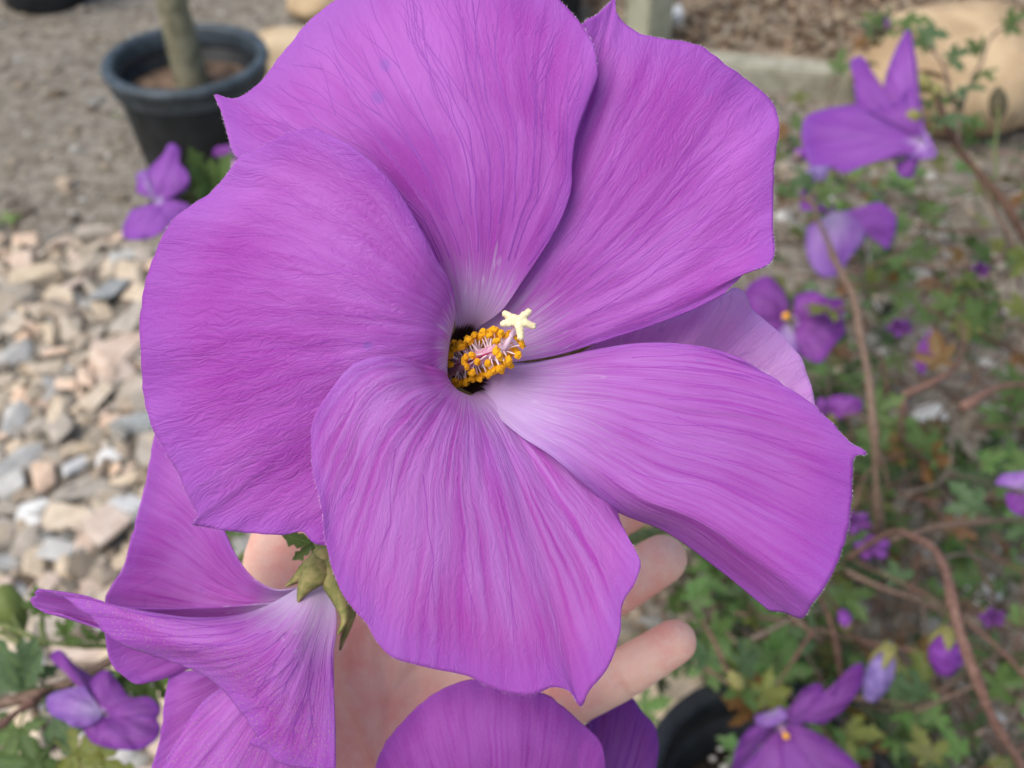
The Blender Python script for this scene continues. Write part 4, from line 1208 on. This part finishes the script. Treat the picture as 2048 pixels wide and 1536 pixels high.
# ------------------------------------------------------------------ the shrub
def leaf_mesh(seed, mat):
    """palmately lobed toothed leaf with stalk; origin at the stalk foot, blade along +Y"""
    r = random.Random(seed)
    V = []; Fs = []; uv = []
    st = 0.45
    # stalk
    tv, tf = tube([(0, 0, 0), (0, st * .5, .05), (0, st, .04)], [.022, .018, .016], 5, 2)
    V += [tuple(x) for x in tv]; Fs += tf; uv += [(0.05, 0)] * len(tv)
    for ang, ln in [(-118, .50), (-58, .82), (0, 1.0), (58, .82), (118, .50)]:
        a = math.radians(ang + r.uniform(-7, 7)); ln *= r.uniform(.85, 1.1)
        d = np.array([math.sin(a), math.cos(a), 0]); s = np.array([math.cos(a), -math.sin(a), 0])
        c = np.array([0, st, .04])
        prof = [(0, .06), (.22, .10), (.42, .19), (.55, .12), (.68, .20), (.80, .10), (.9, .07), (1.0, 0.005)]
        base = len(V)
        droop = r.uniform(-.05, .22)
        for t, w in prof:
            w *= ln * r.uniform(.9, 1.15) * 1.25
            z = -droop * t * t
            m = c + d * ln * t + np.array([0, 0, z])
            V.append(tuple(m + np.array([0, 0, -.01]))); uv.append((0, t))
            V.append(tuple(m - s * w + np.array([0, 0, w * .45]))); uv.append((1, t))
            V.append(tuple(m + s * w + np.array([0, 0, w * .45]))); uv.append((1, t))
        for i in range(len(prof) - 1):
            k = base + i * 3
            Fs.append((k, k + 3, k + 4, k + 1)); Fs.append((k, k + 2, k + 5, k + 3))
    me = bpy.data.meshes.new('leaf')
    me.from_pydata([tuple(map(float, v)) for v in V], [], Fs)
    me.polygons.foreach_set('use_smooth', [True] * len(me.polygons))
    lay = me.uv_layers.new(name='UVMap')
    li = np.zeros(len(me.loops), dtype=np.int32); me.loops.foreach_get('vertex_index', li)
    lay.data.foreach_set('uv', np.array(uv, np.float32)[li].ravel())
    me.materials.append(M[mat])
    return me
LEAVES = {m: [leaf_mesh(30 + 7 * j + k, m) for k in range(4)] for j, m in enumerate(['leaf', 'leaf_grey', 'leaf_yellow', 'leaf_brown'])}
def put_leaf(parent, pos, direction, size, kind=None, normal=None):
    kind = kind or random.choices(['leaf', 'leaf_grey', 'leaf_yellow', 'leaf_brown'], [.46, .30, .14, .10])[0]
    o = bpy.data.objects.new('leaf', random.choice(LEAVES[kind])); col().link(o)
    y = Vector(direction).normalized()
    n = Vector(normal) if normal is not None else Vector((random.gauss(0, .45), -.45 + random.gauss(0, .45), 1))
    x = y.cross(n).normalized(); z = x.cross(y).normalized()
    m = Matrix((x, y, z)).transposed().to_4x4()
    o.matrix_world = Matrix.Translation(Vector(pos)) @ m @ Matrix.Scale(size, 4)
    mw = o.matrix_world.copy()
    o.parent = parent
    o.location, o.rotation_euler, o.scale = mw.to_translation(), mw.to_euler(), mw.to_scale()
    return o

root_pt = G(2130, 1640, 0)
shrub = empty('hibiscus_shrub', root_pt, 'sprawling hibiscus shrub with reddish stems and small lobed green leaves', 'shrub')
n_leaf = 0
def branch(pts3, radii, mat, leaves=0, size=(.026, .042), kinds=None, t0=.05, t1=1.0, sides=8):
    global n_leaf
    v, f = tube(pts3, np.asarray(radii) * .86, sides, 10, True, True)
    b = obj_np('branch', v, f, M[mat], shrub)
    P = np.asarray(pts3, float); s = np.concatenate([[0], np.cumsum(np.linalg.norm(np.diff(P, axis=0), axis=1))]); s /= s[-1]
    for i in range(leaves):
        t = t0 + (t1 - t0) * (i + random.uniform(.2, .8)) / leaves
        p = hermite(s, P, np.array([t]))[0]; p2 = hermite(s, P, np.array([min(1, t + .02)]))[0]
        ax_ = p2 - p; ax_ = ax_ / (np.linalg.norm(ax_) + 1e-9)
        side = np.cross(ax_, [0, 0, 1]) * (1 if i % 2 else -1)
        d = side * 1.0 + ax_ * .4 + np.array([random.gauss(0, .5), random.gauss(0, .5), random.uniform(.0, .7)])
        put_leaf(b, p, d, random.uniform(*size) * 0.85, random.choice(kinds) if kinds else None); n_leaf += 1
    return b
def WP(*pts):                      # (px,py,k) with k the share of the way to the ground
    return [W(x, y, gd(x, y) * k) for x, y, k in pts]
# stems that can be followed in the photograph
branch(WP((1548, 425, .56), (1575, 405, .55), (1605, 396, .54), (1640, 450, .53), (1690, 560, .53), (1730, 700, .54), (1745, 850, .56), (1752, 985, .62), (1760, 1060, .80), (1790, 1100, 1.0)), [.003, .0032, .0034, .0036, .004, .0045, .005, .0055, .006, .006], 'stem_brown')
branch(WP((1872, 175, .44), (1886, 230, .44), (1915, 295, .45), (1965, 350, .46), (2010, 410, .47), (2060, 500, .5), (2120, 640, .6), (2200, 900, .8), (2200, 1200, 1.0)), [.0034, .004, .0042, .0044, .0046, .005, .0055, .006, .006], 'stem_dark', 3, (.03, .04), t0=.1, t1=.4)
branch(WP((1996, 222, .47), (1992, 290, .47), (1985, 360, .47), (1975, 358, .465)), [.0022, .0022, .002, .002], 'stem_green')
branch(WP((1690, 1120, .60), (1745, 1085, .56), (1805, 1066, .52), (1860, 1088, .50), (1888, 1140, .49), (1905, 1215, .49), (1940, 1320, .5), (1975, 1420, .52), (2030, 1520, .56), (2130, 1660, .75), (2150, 1720, 1.0)), [.0026, .0028, .0032, .0036, .0039, .0041, .0043, .0046, .005, .007, .008], 'stem_red', 4, (.03, .045), t0=.5, t1=.8)
branch(WP((1545, 530, .70), (1620, 556, .70), (1700, 566, .70), (1790, 585, .72), (1900, 640, .75), (2060, 720, .85), (2200, 800, 1.0)), [.002, .0026, .003, .003, .0034, .004, .004], 'stem_brown', 7)
branch(WP((1470, 1226, .74), (1560, 1240, .74), (1640, 1262, .75), (1770, 1300, .78), (1900, 1400, .85), (2050, 1560, 1.0)), [.002, .0028, .003, .0032, .004, .005], 'stem_brown', 6)
branch(WP((1690, 1140, .70), (1770, 1175, .70), (1850, 1205, .71), (1950, 1300, .78), (2080, 1500, 1.0)), [.0025, .003, .0034, .004, .005], 'stem_brown', 6)
branch(WP((1805, 792, .60), (1850, 772, .60), (1895, 748, .60), (1925, 700, .62), (1920, 640, .66), (1960, 560, .8)), [.0042, .0044, .004, .003, .0028, .002], 'stem_red', 5)
branch(WP((1805, 792, .60), (1800, 850, .63), (1830, 900, .7), (1900, 950, .85), (1950, 960, 1.0)), [.004, .003, .003, .003, .003], 'stem_red', 3, kinds=['leaf', 'leaf_grey'])
branch(WP((1925, 815, .60), (1960, 790, .60), (2000, 775, .61), (2060, 770, .63), (2200, 830, 1.0)), [.006, .0055, .004, .004, .004], 'stem_red', 3)
branch(WP((1780, 1080, .55), (1880, 1055, .58), (1970, 1045, .6), (2060, 1040, .65), (2200, 1100, 1.0)), [.0028, .0028, .0028, .003, .003], 'stem_brown', 5)
branch(WP((1640, 1185, .75), (1660, 1240, .74), (1672, 1300, .76), (1680, 1350, 1.0)), [.0028, .003, .003, .003], 'stem_red', 3)
branch(WP((1405, 1240, .62), (1440, 1310, .62), (1475, 1370, .64), (1500, 1400, .66), (1548, 1425, .672)), [.002, .0022, .0024, .0026, .0028], 'stem_red', 5, (.024, .034), t1=.8)
branch(WP((1790, 55, .50), (1840, 80, .49), (1880, 120, .48), (1905, 210, .48), (1930, 300, .5), (1990, 420, .55), (2120, 640, .6)), [.0022, .0022, .0024, .0026, .003, .003, .003], 'stem_brown', 6, t1=.6)
branch(WP((1650, 180, .62), (1700, 130, .6), (1740, 85, .57), (1768, 60, .52), (1790, 55, .50)), [.002, .002, .002, .002, .002], 'stem_brown', 9, (.03, .042))
branch(WP((2060, 40, .5), (2000, 60, .5), (1960, 130, .5), (1930, 190, .49), (1915, 295, .45)), [.002, .002, .0022, .0024, .0026], 'stem_brown', 6, (.026, .036))
branch(WP((1620, 400, .54), (1640, 350, .56), (1610, 300, .6), (1575, 260, .64), (1570, 180, .68)), [.003, .0026, .0024, .0022, .002], 'stem_brown', 8, (.028, .038))
branch(WP((1850, 290, .42), (1862, 265, .425), (1870, 225, .435), (1880, 215, .44)), [.0018, .0018, .002, .002], 'stem_green', 3, (.02, .028))
branch(WP((1668, 428, .578), (1655, 405, .57), (1638, 392, .555), (1605, 396, .54)), [.002, .002, .002, .002], 'stem_green', 1)
branch(WP((1582, 642, .605), (1620, 640, .62), (1680, 620, .58), (1710, 620, .535)), [.0022, .0022, .0024, .003], 'stem_brown', 3)
branch(WP((1672, 832, .625), (1710, 830, .60), (1742, 850, .56)), [.002, .0022, .003], 'stem_brown', 1)
branch(WP((2062, 990, .505), (2075, 1015, .56), (2060, 1040, .65)), [.002, .0022, .0026], 'stem_brown', 2)
branch(WP((1852, 700, .685), (1864, 655, .68), (1880, 640, .70), (1900, 640, .75)), [.002, .002, .0022, .003], 'stem_brown', 2)
branch(WP((1555, 1440, .668), (1520, 1405, .68), (1500, 1400, .66)), [.0024, .0024, .0026], 'stem_green', 1)
# stem behind the big bloom, running left to the flower by the pot
branch(WP((345, 398, .405), (400, 385, .41), (470, 400, .42), (700, 620, .45), (1000, 900, .5), (1350, 1080, .62), (1690, 1140, .70)), [.002, .0022, .0024, .003, .0034, .0034, .0034], 'stem_green')
lb = branch(WP((318, 405, .402), (345, 398, .405)), [.0018, .002], 'stem_green', sides=6)
branch(WP((470, 320, .402), (480, 360, .41), (470, 400, .42)), [.0018, .002, .0022], 'stem_green', 3, (.03, .04), ['leaf_yellow', 'leaf'])
for px, py, dx, dy in [(390, 384, -30, 40), (410, 385, -20, -60), (425, 388, 40, -70), (400, 386, 50, 30), (440, 392, -40, -40), (385, 386, -60, 10)]:
    d = W(px + dx, py + dy, gd(px, py) * .40) - W(px, py, gd(px, py) * .41)
    put_leaf(lb, W(px, py, gd(px, py) * .41), d, .028, random.choice(['leaf_yellow', 'leaf'])); n_leaf += 1
# lower left stem and its leaves
bl = branch(WP((-120, 1440, .40), (0, 1408, .40), (90, 1388, .40), (160, 1355, .40), (215, 1326, .40), (330, 1290, .40), (520, 1330, .42), (900, 1500, .46), (1400, 1620, .6), (2000, 1660, .9)), [.0032, .0032, .0032, .003, .003, .003, .003, .003, .004, .005], 'stem_brown')
branch(WP((-60, 1500, .38), (0, 1450, .385), (60, 1405, .39), (110, 1378, .40)), [.0026, .0026, .0024, .0024], 'stem_red')
branch(WP((-60, 1230, .42), (40, 1265, .41), (85, 1283, .41), (150, 1288, .41), (215, 1290, .41), (330, 1290, .40)), [.0018, .0018, .002, .0018, .0018, .002], 'stem_green')
branch(WP((0, 1262, .43), (40, 1285, .42), (85, 1283, .41), (84, 1240, .415), (80, 1200, .42)), [.0018, .0018, .002, .0016, .0014], 'stem_green')
branch(WP((215, 1425, .392), (150, 1390, .42), (72, 1400, .41), (90, 1388, .40)), [.0016, .0016, .0018, .002], 'stem_brown')
branch(WP((165, 1535, .452), (110, 1480, .43), (75, 1430, .41), (72, 1400, .41)), [.0016, .0016, .0018, .002], 'stem_brown')
for px, py, tx, ty, sz, kd in [(95, 1290, 20, 1350, .040, 'leaf_grey'), (110, 1380, 40, 1330, .040, 'leaf_grey'), (84, 1240, 70, 1170, .018, 'leaf'), (84, 1240, 90, 1150, .016, 'leaf'), (120, 1285, 150, 1240, .018, 'leaf'),
                             (60, 1400, 20, 1530, .045, 'leaf'), (110, 1480, 170, 1520, .042, 'leaf_yellow'), (115, 1475, 60, 1545, .042, 'leaf'), (75, 1430, 150, 1440, .036, 'leaf_grey'), (170, 1350, 210, 1390, .026, 'leaf'),
                             (230, 1318, 262, 1372, .028, 'leaf'), (240, 1315, 300, 1390, .03, 'leaf'), (150, 1500, 230, 1530, .04, 'leaf_yellow'), (200, 1335, 190, 1380, .024, 'leaf'), (215, 1288, 180, 1262, .016, 'leaf'), (30, 1405, 60, 1350, .03, 'leaf_grey'),
                             (300, 1300, 330, 1400, .03, 'leaf')]:
    b0 = W(px, py, gd(px, py) * .405)
    put_leaf(bl, b0, W(tx, ty, gd(px, py) * .40) - b0, sz * .72, kd, normal=(random.gauss(0, .3), -.75, .75)); n_leaf += 1
# leaves glimpsed behind the second flower and under the pale petal
mb = branch(WP((640, 1095, .185), (600, 1080, .21), (560, 1075, .26), (470, 1130, .34), (330, 1290, .40)), [.0009, .001, .0012, .002, .002], 'stem_green')
b0 = W(650, 1096, .235); put_leaf(mb, b0, W(600, 1078, .232) - b0, .0075, 'leaf', normal=(0, -.7, .7)); n_leaf += 1
b0 = W(470, 1100, .40); put_leaf(mb, b0, W(455, 1070, .40) - b0, .018, 'leaf'); n_leaf += 1
# main stalks of the near flowers
branch([W(886, 742, .232), W(915, 790, .243), W(985, 900, .252), W(1110, 1000, .272), W(1230, 1080, .300), W(1300, 1062, .33), W(1420, 1060, .40), W(1560, 1080, .5), W(1690, 1120, .6 * gd(1690, 1120))], [.0016, .0015, .0015, .0016, .0018, .0018, .002, .0022, .0028], 'stem_green')
branch([W(654, 1118, .217), W(690, 1060, .228), W(800, 980, .242), W(985, 900, .252)], [.0013, .0013, .0013, .0015], 'stem_green')
branch([F3 + FWD * .005, W(1080, 1900, .28), W(1300, 2000, .34), W(1700, 1900, .6)], [.0014, .0014, .0018, .0025], 'stem_green')
branch([F4 + FWD * .005, W(1270, 960, .265), W(1230, 1080, .300)], [.0014, .0014, .0016], 'stem_green')
# sprawling background growth near the ground
for k in range(34):
    px = random.uniform(1280, 2120); py = random.uniform(250, 1540)
    if px < 1560: py = random.uniform(1000, 1400)
    if py < 450: px = random.uniform(1600, 2120)
    a = G(px + random.uniform(-30, 120), py + random.uniform(20, 160))
    e = W(px, py, gd(px, py) * random.uniform(.66, .9))
    m = (a + e) / 2 + np.array([random.gauss(0, .04), random.gauss(0, .04), .05])
    e2 = e + np.array([random.uniform(-.12, .12), random.uniform(-.12, .06), random.uniform(-.03, .04)])
    nl = min(random.choice([4, 5, 6]), 292 - n_leaf)
    branch([a, m, e, e2], [.0035, .003, .0024, .0014], random.choice(['stem_red', 'stem_brown', 'stem_brown']), max(0, nl), (.028, .046), t0=.25)

# low leafy undergrowth that nobody could count
VV = []; FF = []; TT = []; UVs = []
base = []
for me_ in LEAVES['leaf']:
    cv = np.zeros(len(me_.vertices) * 3); me_.vertices.foreach_get('co', cv)
    base.append((cv.reshape(-1, 3), [tuple(p.vertices) for p in me_.polygons]))
off = 0
for k in range(900):
    px = random.uniform(1250, 2120); py = random.uniform(260, 1560)
    if px < 1540 and py < 980: px += 330
    if vnoise(np.array(px / 130), np.array(py / 130)) < -.2: continue
    if 1270 < px < 1490 and py > 1365: continue
    p = W(px, py, gd(px, py) * random.uniform(.74, .985))
    v0, f0 = random.choice(base)
    e = Quaternion((0, 0, 1), random.uniform(0, 6.28)) @ Quaternion((1, 0, 0), random.gauss(.25, .35)) @ Quaternion((0, 1, 0), random.gauss(0, .35))
    VV.append((v0 * random.uniform(.016, .034)) @ np.array(e.to_matrix()).T + p)
    FF += [tuple(i + off for i in q_) for q_ in f0]; off += len(v0)
    t = np.array(random.choices([(.045, .11, .022), (.075, .16, .04), (.14, .16, .035), (.14, .07, .028), (.105, .215, .05), (.022, .05, .016)], [3, 4, 1.2, 1.0, 4, 1.5])[0]) * random.uniform(.8, 1.2)
    TT.append(np.repeat([[*t, 1.0]], len(v0), 0))
tw = []
for k in range(260):
    px = random.uniform(1480, 2120); py = random.uniform(240, 1500)
    if 1270 < px < 1800 and py > 1330: continue
    a_ = W(px, py, gd(px, py) * random.uniform(.7, .97)); d_ = np.array([random.gauss(0, 1), random.gauss(0, .8), random.gauss(0, .5)]); d_ /= np.linalg.norm(d_)
    L_ = random.uniform(.05, .2); b_ = np.array([random.gauss(0, .012) for _ in range(3)])
    e_ = a_ + d_ * L_; e_[2] = max(e_[2], .01)
    vv, ff = tube([a_, (a_ + e_) / 2 + b_, e_], [.0022, .0017, .0008], 5, 4, True, True)
    t = np.array(random.choice([(.13, .075, .05), (.08, .05, .035), (.20, .10, .075), (.22, .17, .13)]))
    VV.append(np.array(vv)); FF += [tuple(i + off for i in q_) for q_ in ff]; off += len(vv)
    TT.append(np.repeat([[*t, 1.0]], len(vv), 0))
M['under'] = attr_mat('undergrowth_leaf', .6, 60.0)
ug = obj_np('undergrowth', np.concatenate(VV), FF, M['under'])
ca_ = ug.data.color_attributes.new('tone', 'FLOAT_COLOR', 'POINT')
ca_.data.foreach_set('color', np.concatenate(TT).astype(np.float32).ravel())
tag(ug, 'low tangle of small green and brown leaves and twigs covering the gravel under the shrub', 'ground cover', kind='stuff')

# buds
def bud(px, py, k, r, L, up, mat, petal_mat_=None):
    c = W(px, py, gd(px, py) * k)
    upv = (RT * up[0] + UP * up[1]); upv = upv / np.linalg.norm(upv)
    prof = [(0.0005, -L * .5), (r * .55, -L * .45), (r * .95, -L * .2), (r, 0), (r * .85, L * .22), (r * .45, L * .42), (0.0004, L * .52)]
    v, f = lathe(prof, 30)
    qd = Vector((0, 0, 1)).rotation_difference(Vector(upv)).to_matrix()
    w_ = []
    for x, y, z in v:
        k_ = 1 + .16 * abs(math.sin(2.5 * math.atan2(y, x) + z / L * 3.0)) - .08
        w_.append(np.array(qd @ Vector((x * k_, y * k_, z))) + c)
    v = w_
    o = obj_np('bud', v, f, M[mat], shrub)
    if mat.startswith('bud'):
        lowend = c - upv * L * .5 if up[1] < 0 else c + upv * L * .0
        foot = c + upv * L * (.5 if py > 1000 or mat == 'bud_wilt' else -.5)
        sg = -1 if py > 1000 or mat == 'bud_wilt' else 1
        s1 = np.cross(upv, FWD); s1 /= np.linalg.norm(s1); s2 = np.cross(upv, s1)
        for k_ in range(5):
            a_ = k_ * 2 * math.pi / 5
            rd = math.cos(a_) * s1 + math.sin(a_) * s2
            sp_ = sepal(o, foot, foot + upv * sg * L * .42 + rd * r * 1.12, np.cross(upv, rd) * r * .5, rd * r * .35)
    return o, c, upv
bud(1822, 232, .402, .0062, .019, (-1, .05), 'sepal')
bud(1846, 166, .412, .0075, .022, (-.8, .8), 'sepal')
bud(1872, 185, .44, .006, .02, (.2, .9), 'sepal')
bud(1996, 205, .47, .009, .034, (0, 1), 'sepal_dark') if 'sepal_dark' in M else None
o, c, upv = bud(1892, 1302, .55, .0108, .034, (.1, 1), 'bud_purple')
o, c, upv = bud(1763, 50, .52, .011, .028, (.2, 1), 'bud_pink')
bud(22, 1222, .42, .0075, .030, (.35, -1), 'leaf_yellow')
bud(1760, 1345, .6, .009, .045, (.35, .9), 'bud_wilt')
bud(1472, 1362, .63, .0055, .018, (-.5, .8), 'sepal')
bud(1690, 1240, .72, .006, .02, (.2, -.9), 'bud_purple')
bud(1640, 350, .55, .013, .03, (.6, -.6), 'bud_wilt')
bud(1600, 310, .58, .008, .02, (.6, .6), 'bud_purple')
branch(WP((1892, 1268, .555), (1895, 1230, .54), (1903, 1215, .492)), [.002, .002, .0024], 'stem_green')
branch(WP((1760, 1310, .61), (1775, 1285, .65), (1790, 1305, .78)), [.0018, .002, .002], 'stem_green')
branch(WP((1763, 62, .52), (1765, 80, .54), (1740, 85, .57)), [.0016, .0016, .002], 'stem_green')
branch(WP((1822, 232, .402), (1850, 238, .415), (1882, 228, .44)), [.0014, .0014, .0018], 'stem_green')
branch(WP((1846, 166, .412), (1866, 185, .43), (1876, 195, .44)), [.0014, .0016, .002], 'stem_green')
branch(WP((1640, 350, .55), (1636, 375, .545), (1638, 392, .535)), [.0016, .0016, .002], 'stem_green')
branch(WP((1600, 310, .58), (1606, 305, .59), (1610, 300, .6)), [.0014, .0014, .002], 'stem_green')
branch(WP((1690, 1240, .72), (1672, 1222, .73), (1656, 1232, .74)), [.0014, .0014, .002], 'stem_green')
branch(WP((22, 1215, .42), (30, 1240, .415), (40, 1265, .41)), [.0012, .0014, .0018], 'stem_green')

# ------------------------------------------------------------------ the hand
q = NT('skin')
oc = q.coord('Object')
n1 = q.noise(oc, 60.0, 4.0, 0.65); n2 = q.noise(oc, 420.0, 3.0, 0.6); n3 = q.voro(oc, 900.0, 'F1', 0)
c = q.mix(q.ss(n1, 0.35, 0.68), (0.92, 0.59, 0.44), (0.89, 0.42, 0.32))
c = q.mix(q.ss(n2, 0.5, 0.75, 0.0, 0.35), c, (0.94, 0.68, 0.56))
q.set(Base_Color=c, Roughness=0.52)
q.b.inputs['Subsurface Weight'].default_value = 0.25
q.b.inputs['Subsurface Radius'].default_value = (0.006, 0.0025, 0.0015)
q.b.inputs['Subsurface Scale'].default_value = 0.6
q.b.inputs['Specular IOR Level'].default_value = 0.35
q.bump(q.math('ADD', n2, q.math('MULTIPLY', n3, 0.4)), 0.25, 0.0008)
M['skin'] = q.m
mm = .001
def H(px, py, d): return W(px, py, d * mm)
wrist = H(640, 1790, 268)
fing = {  # MCP, PIP, DIP, TIP with radii
    'pinky': ([H(965, 1500, 279), H(1115, 1412, 273), H(1245, 1348, 267), H(1350, 1283, 262)], [.0088, .0078, .0072, .0063]),
    'ring': ([H(890, 1375, 283), H(1080, 1265, 278), H(1225, 1180, 271), H(1325, 1118, 266)], [.0098, .0088, .0080, .0071]),
    'middle': ([H(815, 1265, 285), H(1020, 1120, 283), H(1170, 1060, 278), H(1262, 1010, 274)], [.0100, .0090, .0082, .0072]),
    'index': ([H(735, 1165, 284), H(890, 1000, 286), H(1000, 900, 284), H(1090, 830, 281)], [.0098, .0088, .0080, .0070]),
}
segs = []
for nme, (J, R) in fing.items():
    for i in range(3): segs.append((J[i], J[i + 1], R[i], R[i + 1]))
    segs.append((wrist * .35 + J[0] * .65, J[0], .0125, .0105))
    segs.append((wrist, wrist * .35 + J[0] * .65, .0165, .0130))
thumb = [H(650, 1610, 268), H(575, 1380, 264), H(566, 1130, 262), H(600, 985, 264)]
TRr = [.0190, .0150, .0112, .0090]
for i in range(3): segs.append((thumb[i], thumb[i + 1], TRr[i], TRr[i + 1]))
segs.append((wrist, thumb[0], .020, .0190))
segs.append((thumb[1], fing['index'][0][0], .012, .0095))                # web of the thumb
segs.append((wrist * .6 + fing['pinky'][0][0] * .4, fing['pinky'][0][0], .0165, .012))   # heel of the hand
Js = [fing[k][0][0] for k in ('index', 'middle', 'ring', 'pinky')]
for a, b in zip(Js[:-1], Js[1:]): segs.append((a, b, .0105, .0105))
elbow = H(560, 2900, 300)
segs.append((wrist, wrist * .5 + elbow * .5, .023, .030))
segs.append((wrist + RT * .012, (wrist * .5 + elbow * .5) + RT * .012, .022, .030))
segs.append((wrist * .5 + elbow * .5, elbow, .034, .040))
hand = sdf_blob('hand', segs, M['skin'], None, .0011, 14)
hand.name = 'hand'
# crease lines at the finger joints and palm: pressed into the surface
me = hand.data
co = np.zeros(len(me.vertices) * 3); me.vertices.foreach_get('co', co); co = co.reshape(-1, 3)
no = np.zeros(len(me.vertices) * 3); me.vertices.foreach_get('normal', no); no = no.reshape(-1, 3)
push = np.zeros(len(co))
for nme, (J, R) in fing.items():
    for j in (1, 2):
        axd = J[j + 1] - J[j - 1]; axd /= np.linalg.norm(axd)
        rel = co - J[j]
        along = rel @ axd; rad = np.linalg.norm(rel - np.outer(along, axd), axis=1)
        face = np.clip(-(no @ FWD), 0, 1)
        push -= .0013 * np.exp(-(along / .0010) ** 2) * (rad < R[j] * 1.5) * face
def crease(pts, depth, w):
    global push
    P = hermite(chord(np.array(pts, float)), np.array(pts, float), np.linspace(0, 1, 60))
    rel = co - CAM
    dz = rel @ FWD; sx = 1024 + F * (rel @ RT) / dz; sy = 768 - F * (rel @ UP) / dz
    dist = np.min(np.hypot(sx[:, None] - P[None, :, 0], sy[:, None] - P[None, :, 1]), axis=1) * .26 / F
    push -= depth * np.exp(-(dist / w) ** 2) * (np.clip(-(no @ FWD), 0, 1))
crease([(800, 1180), (760, 1290), (775, 1400), (760, 1500), (720, 1600)], .0012, .0016)
crease([(905, 1330), (830, 1340), (790, 1390), (765, 1470)], .0008, .0014)
crease([(960, 1440), (860, 1440), (800, 1490)], .0008, .0013)
co += no * push[:, None]
me.vertices.foreach_set('co', co.ravel()); me.update()
tag(hand, 'open left hand with curled fingers cupped behind the large purple flower', 'hand')
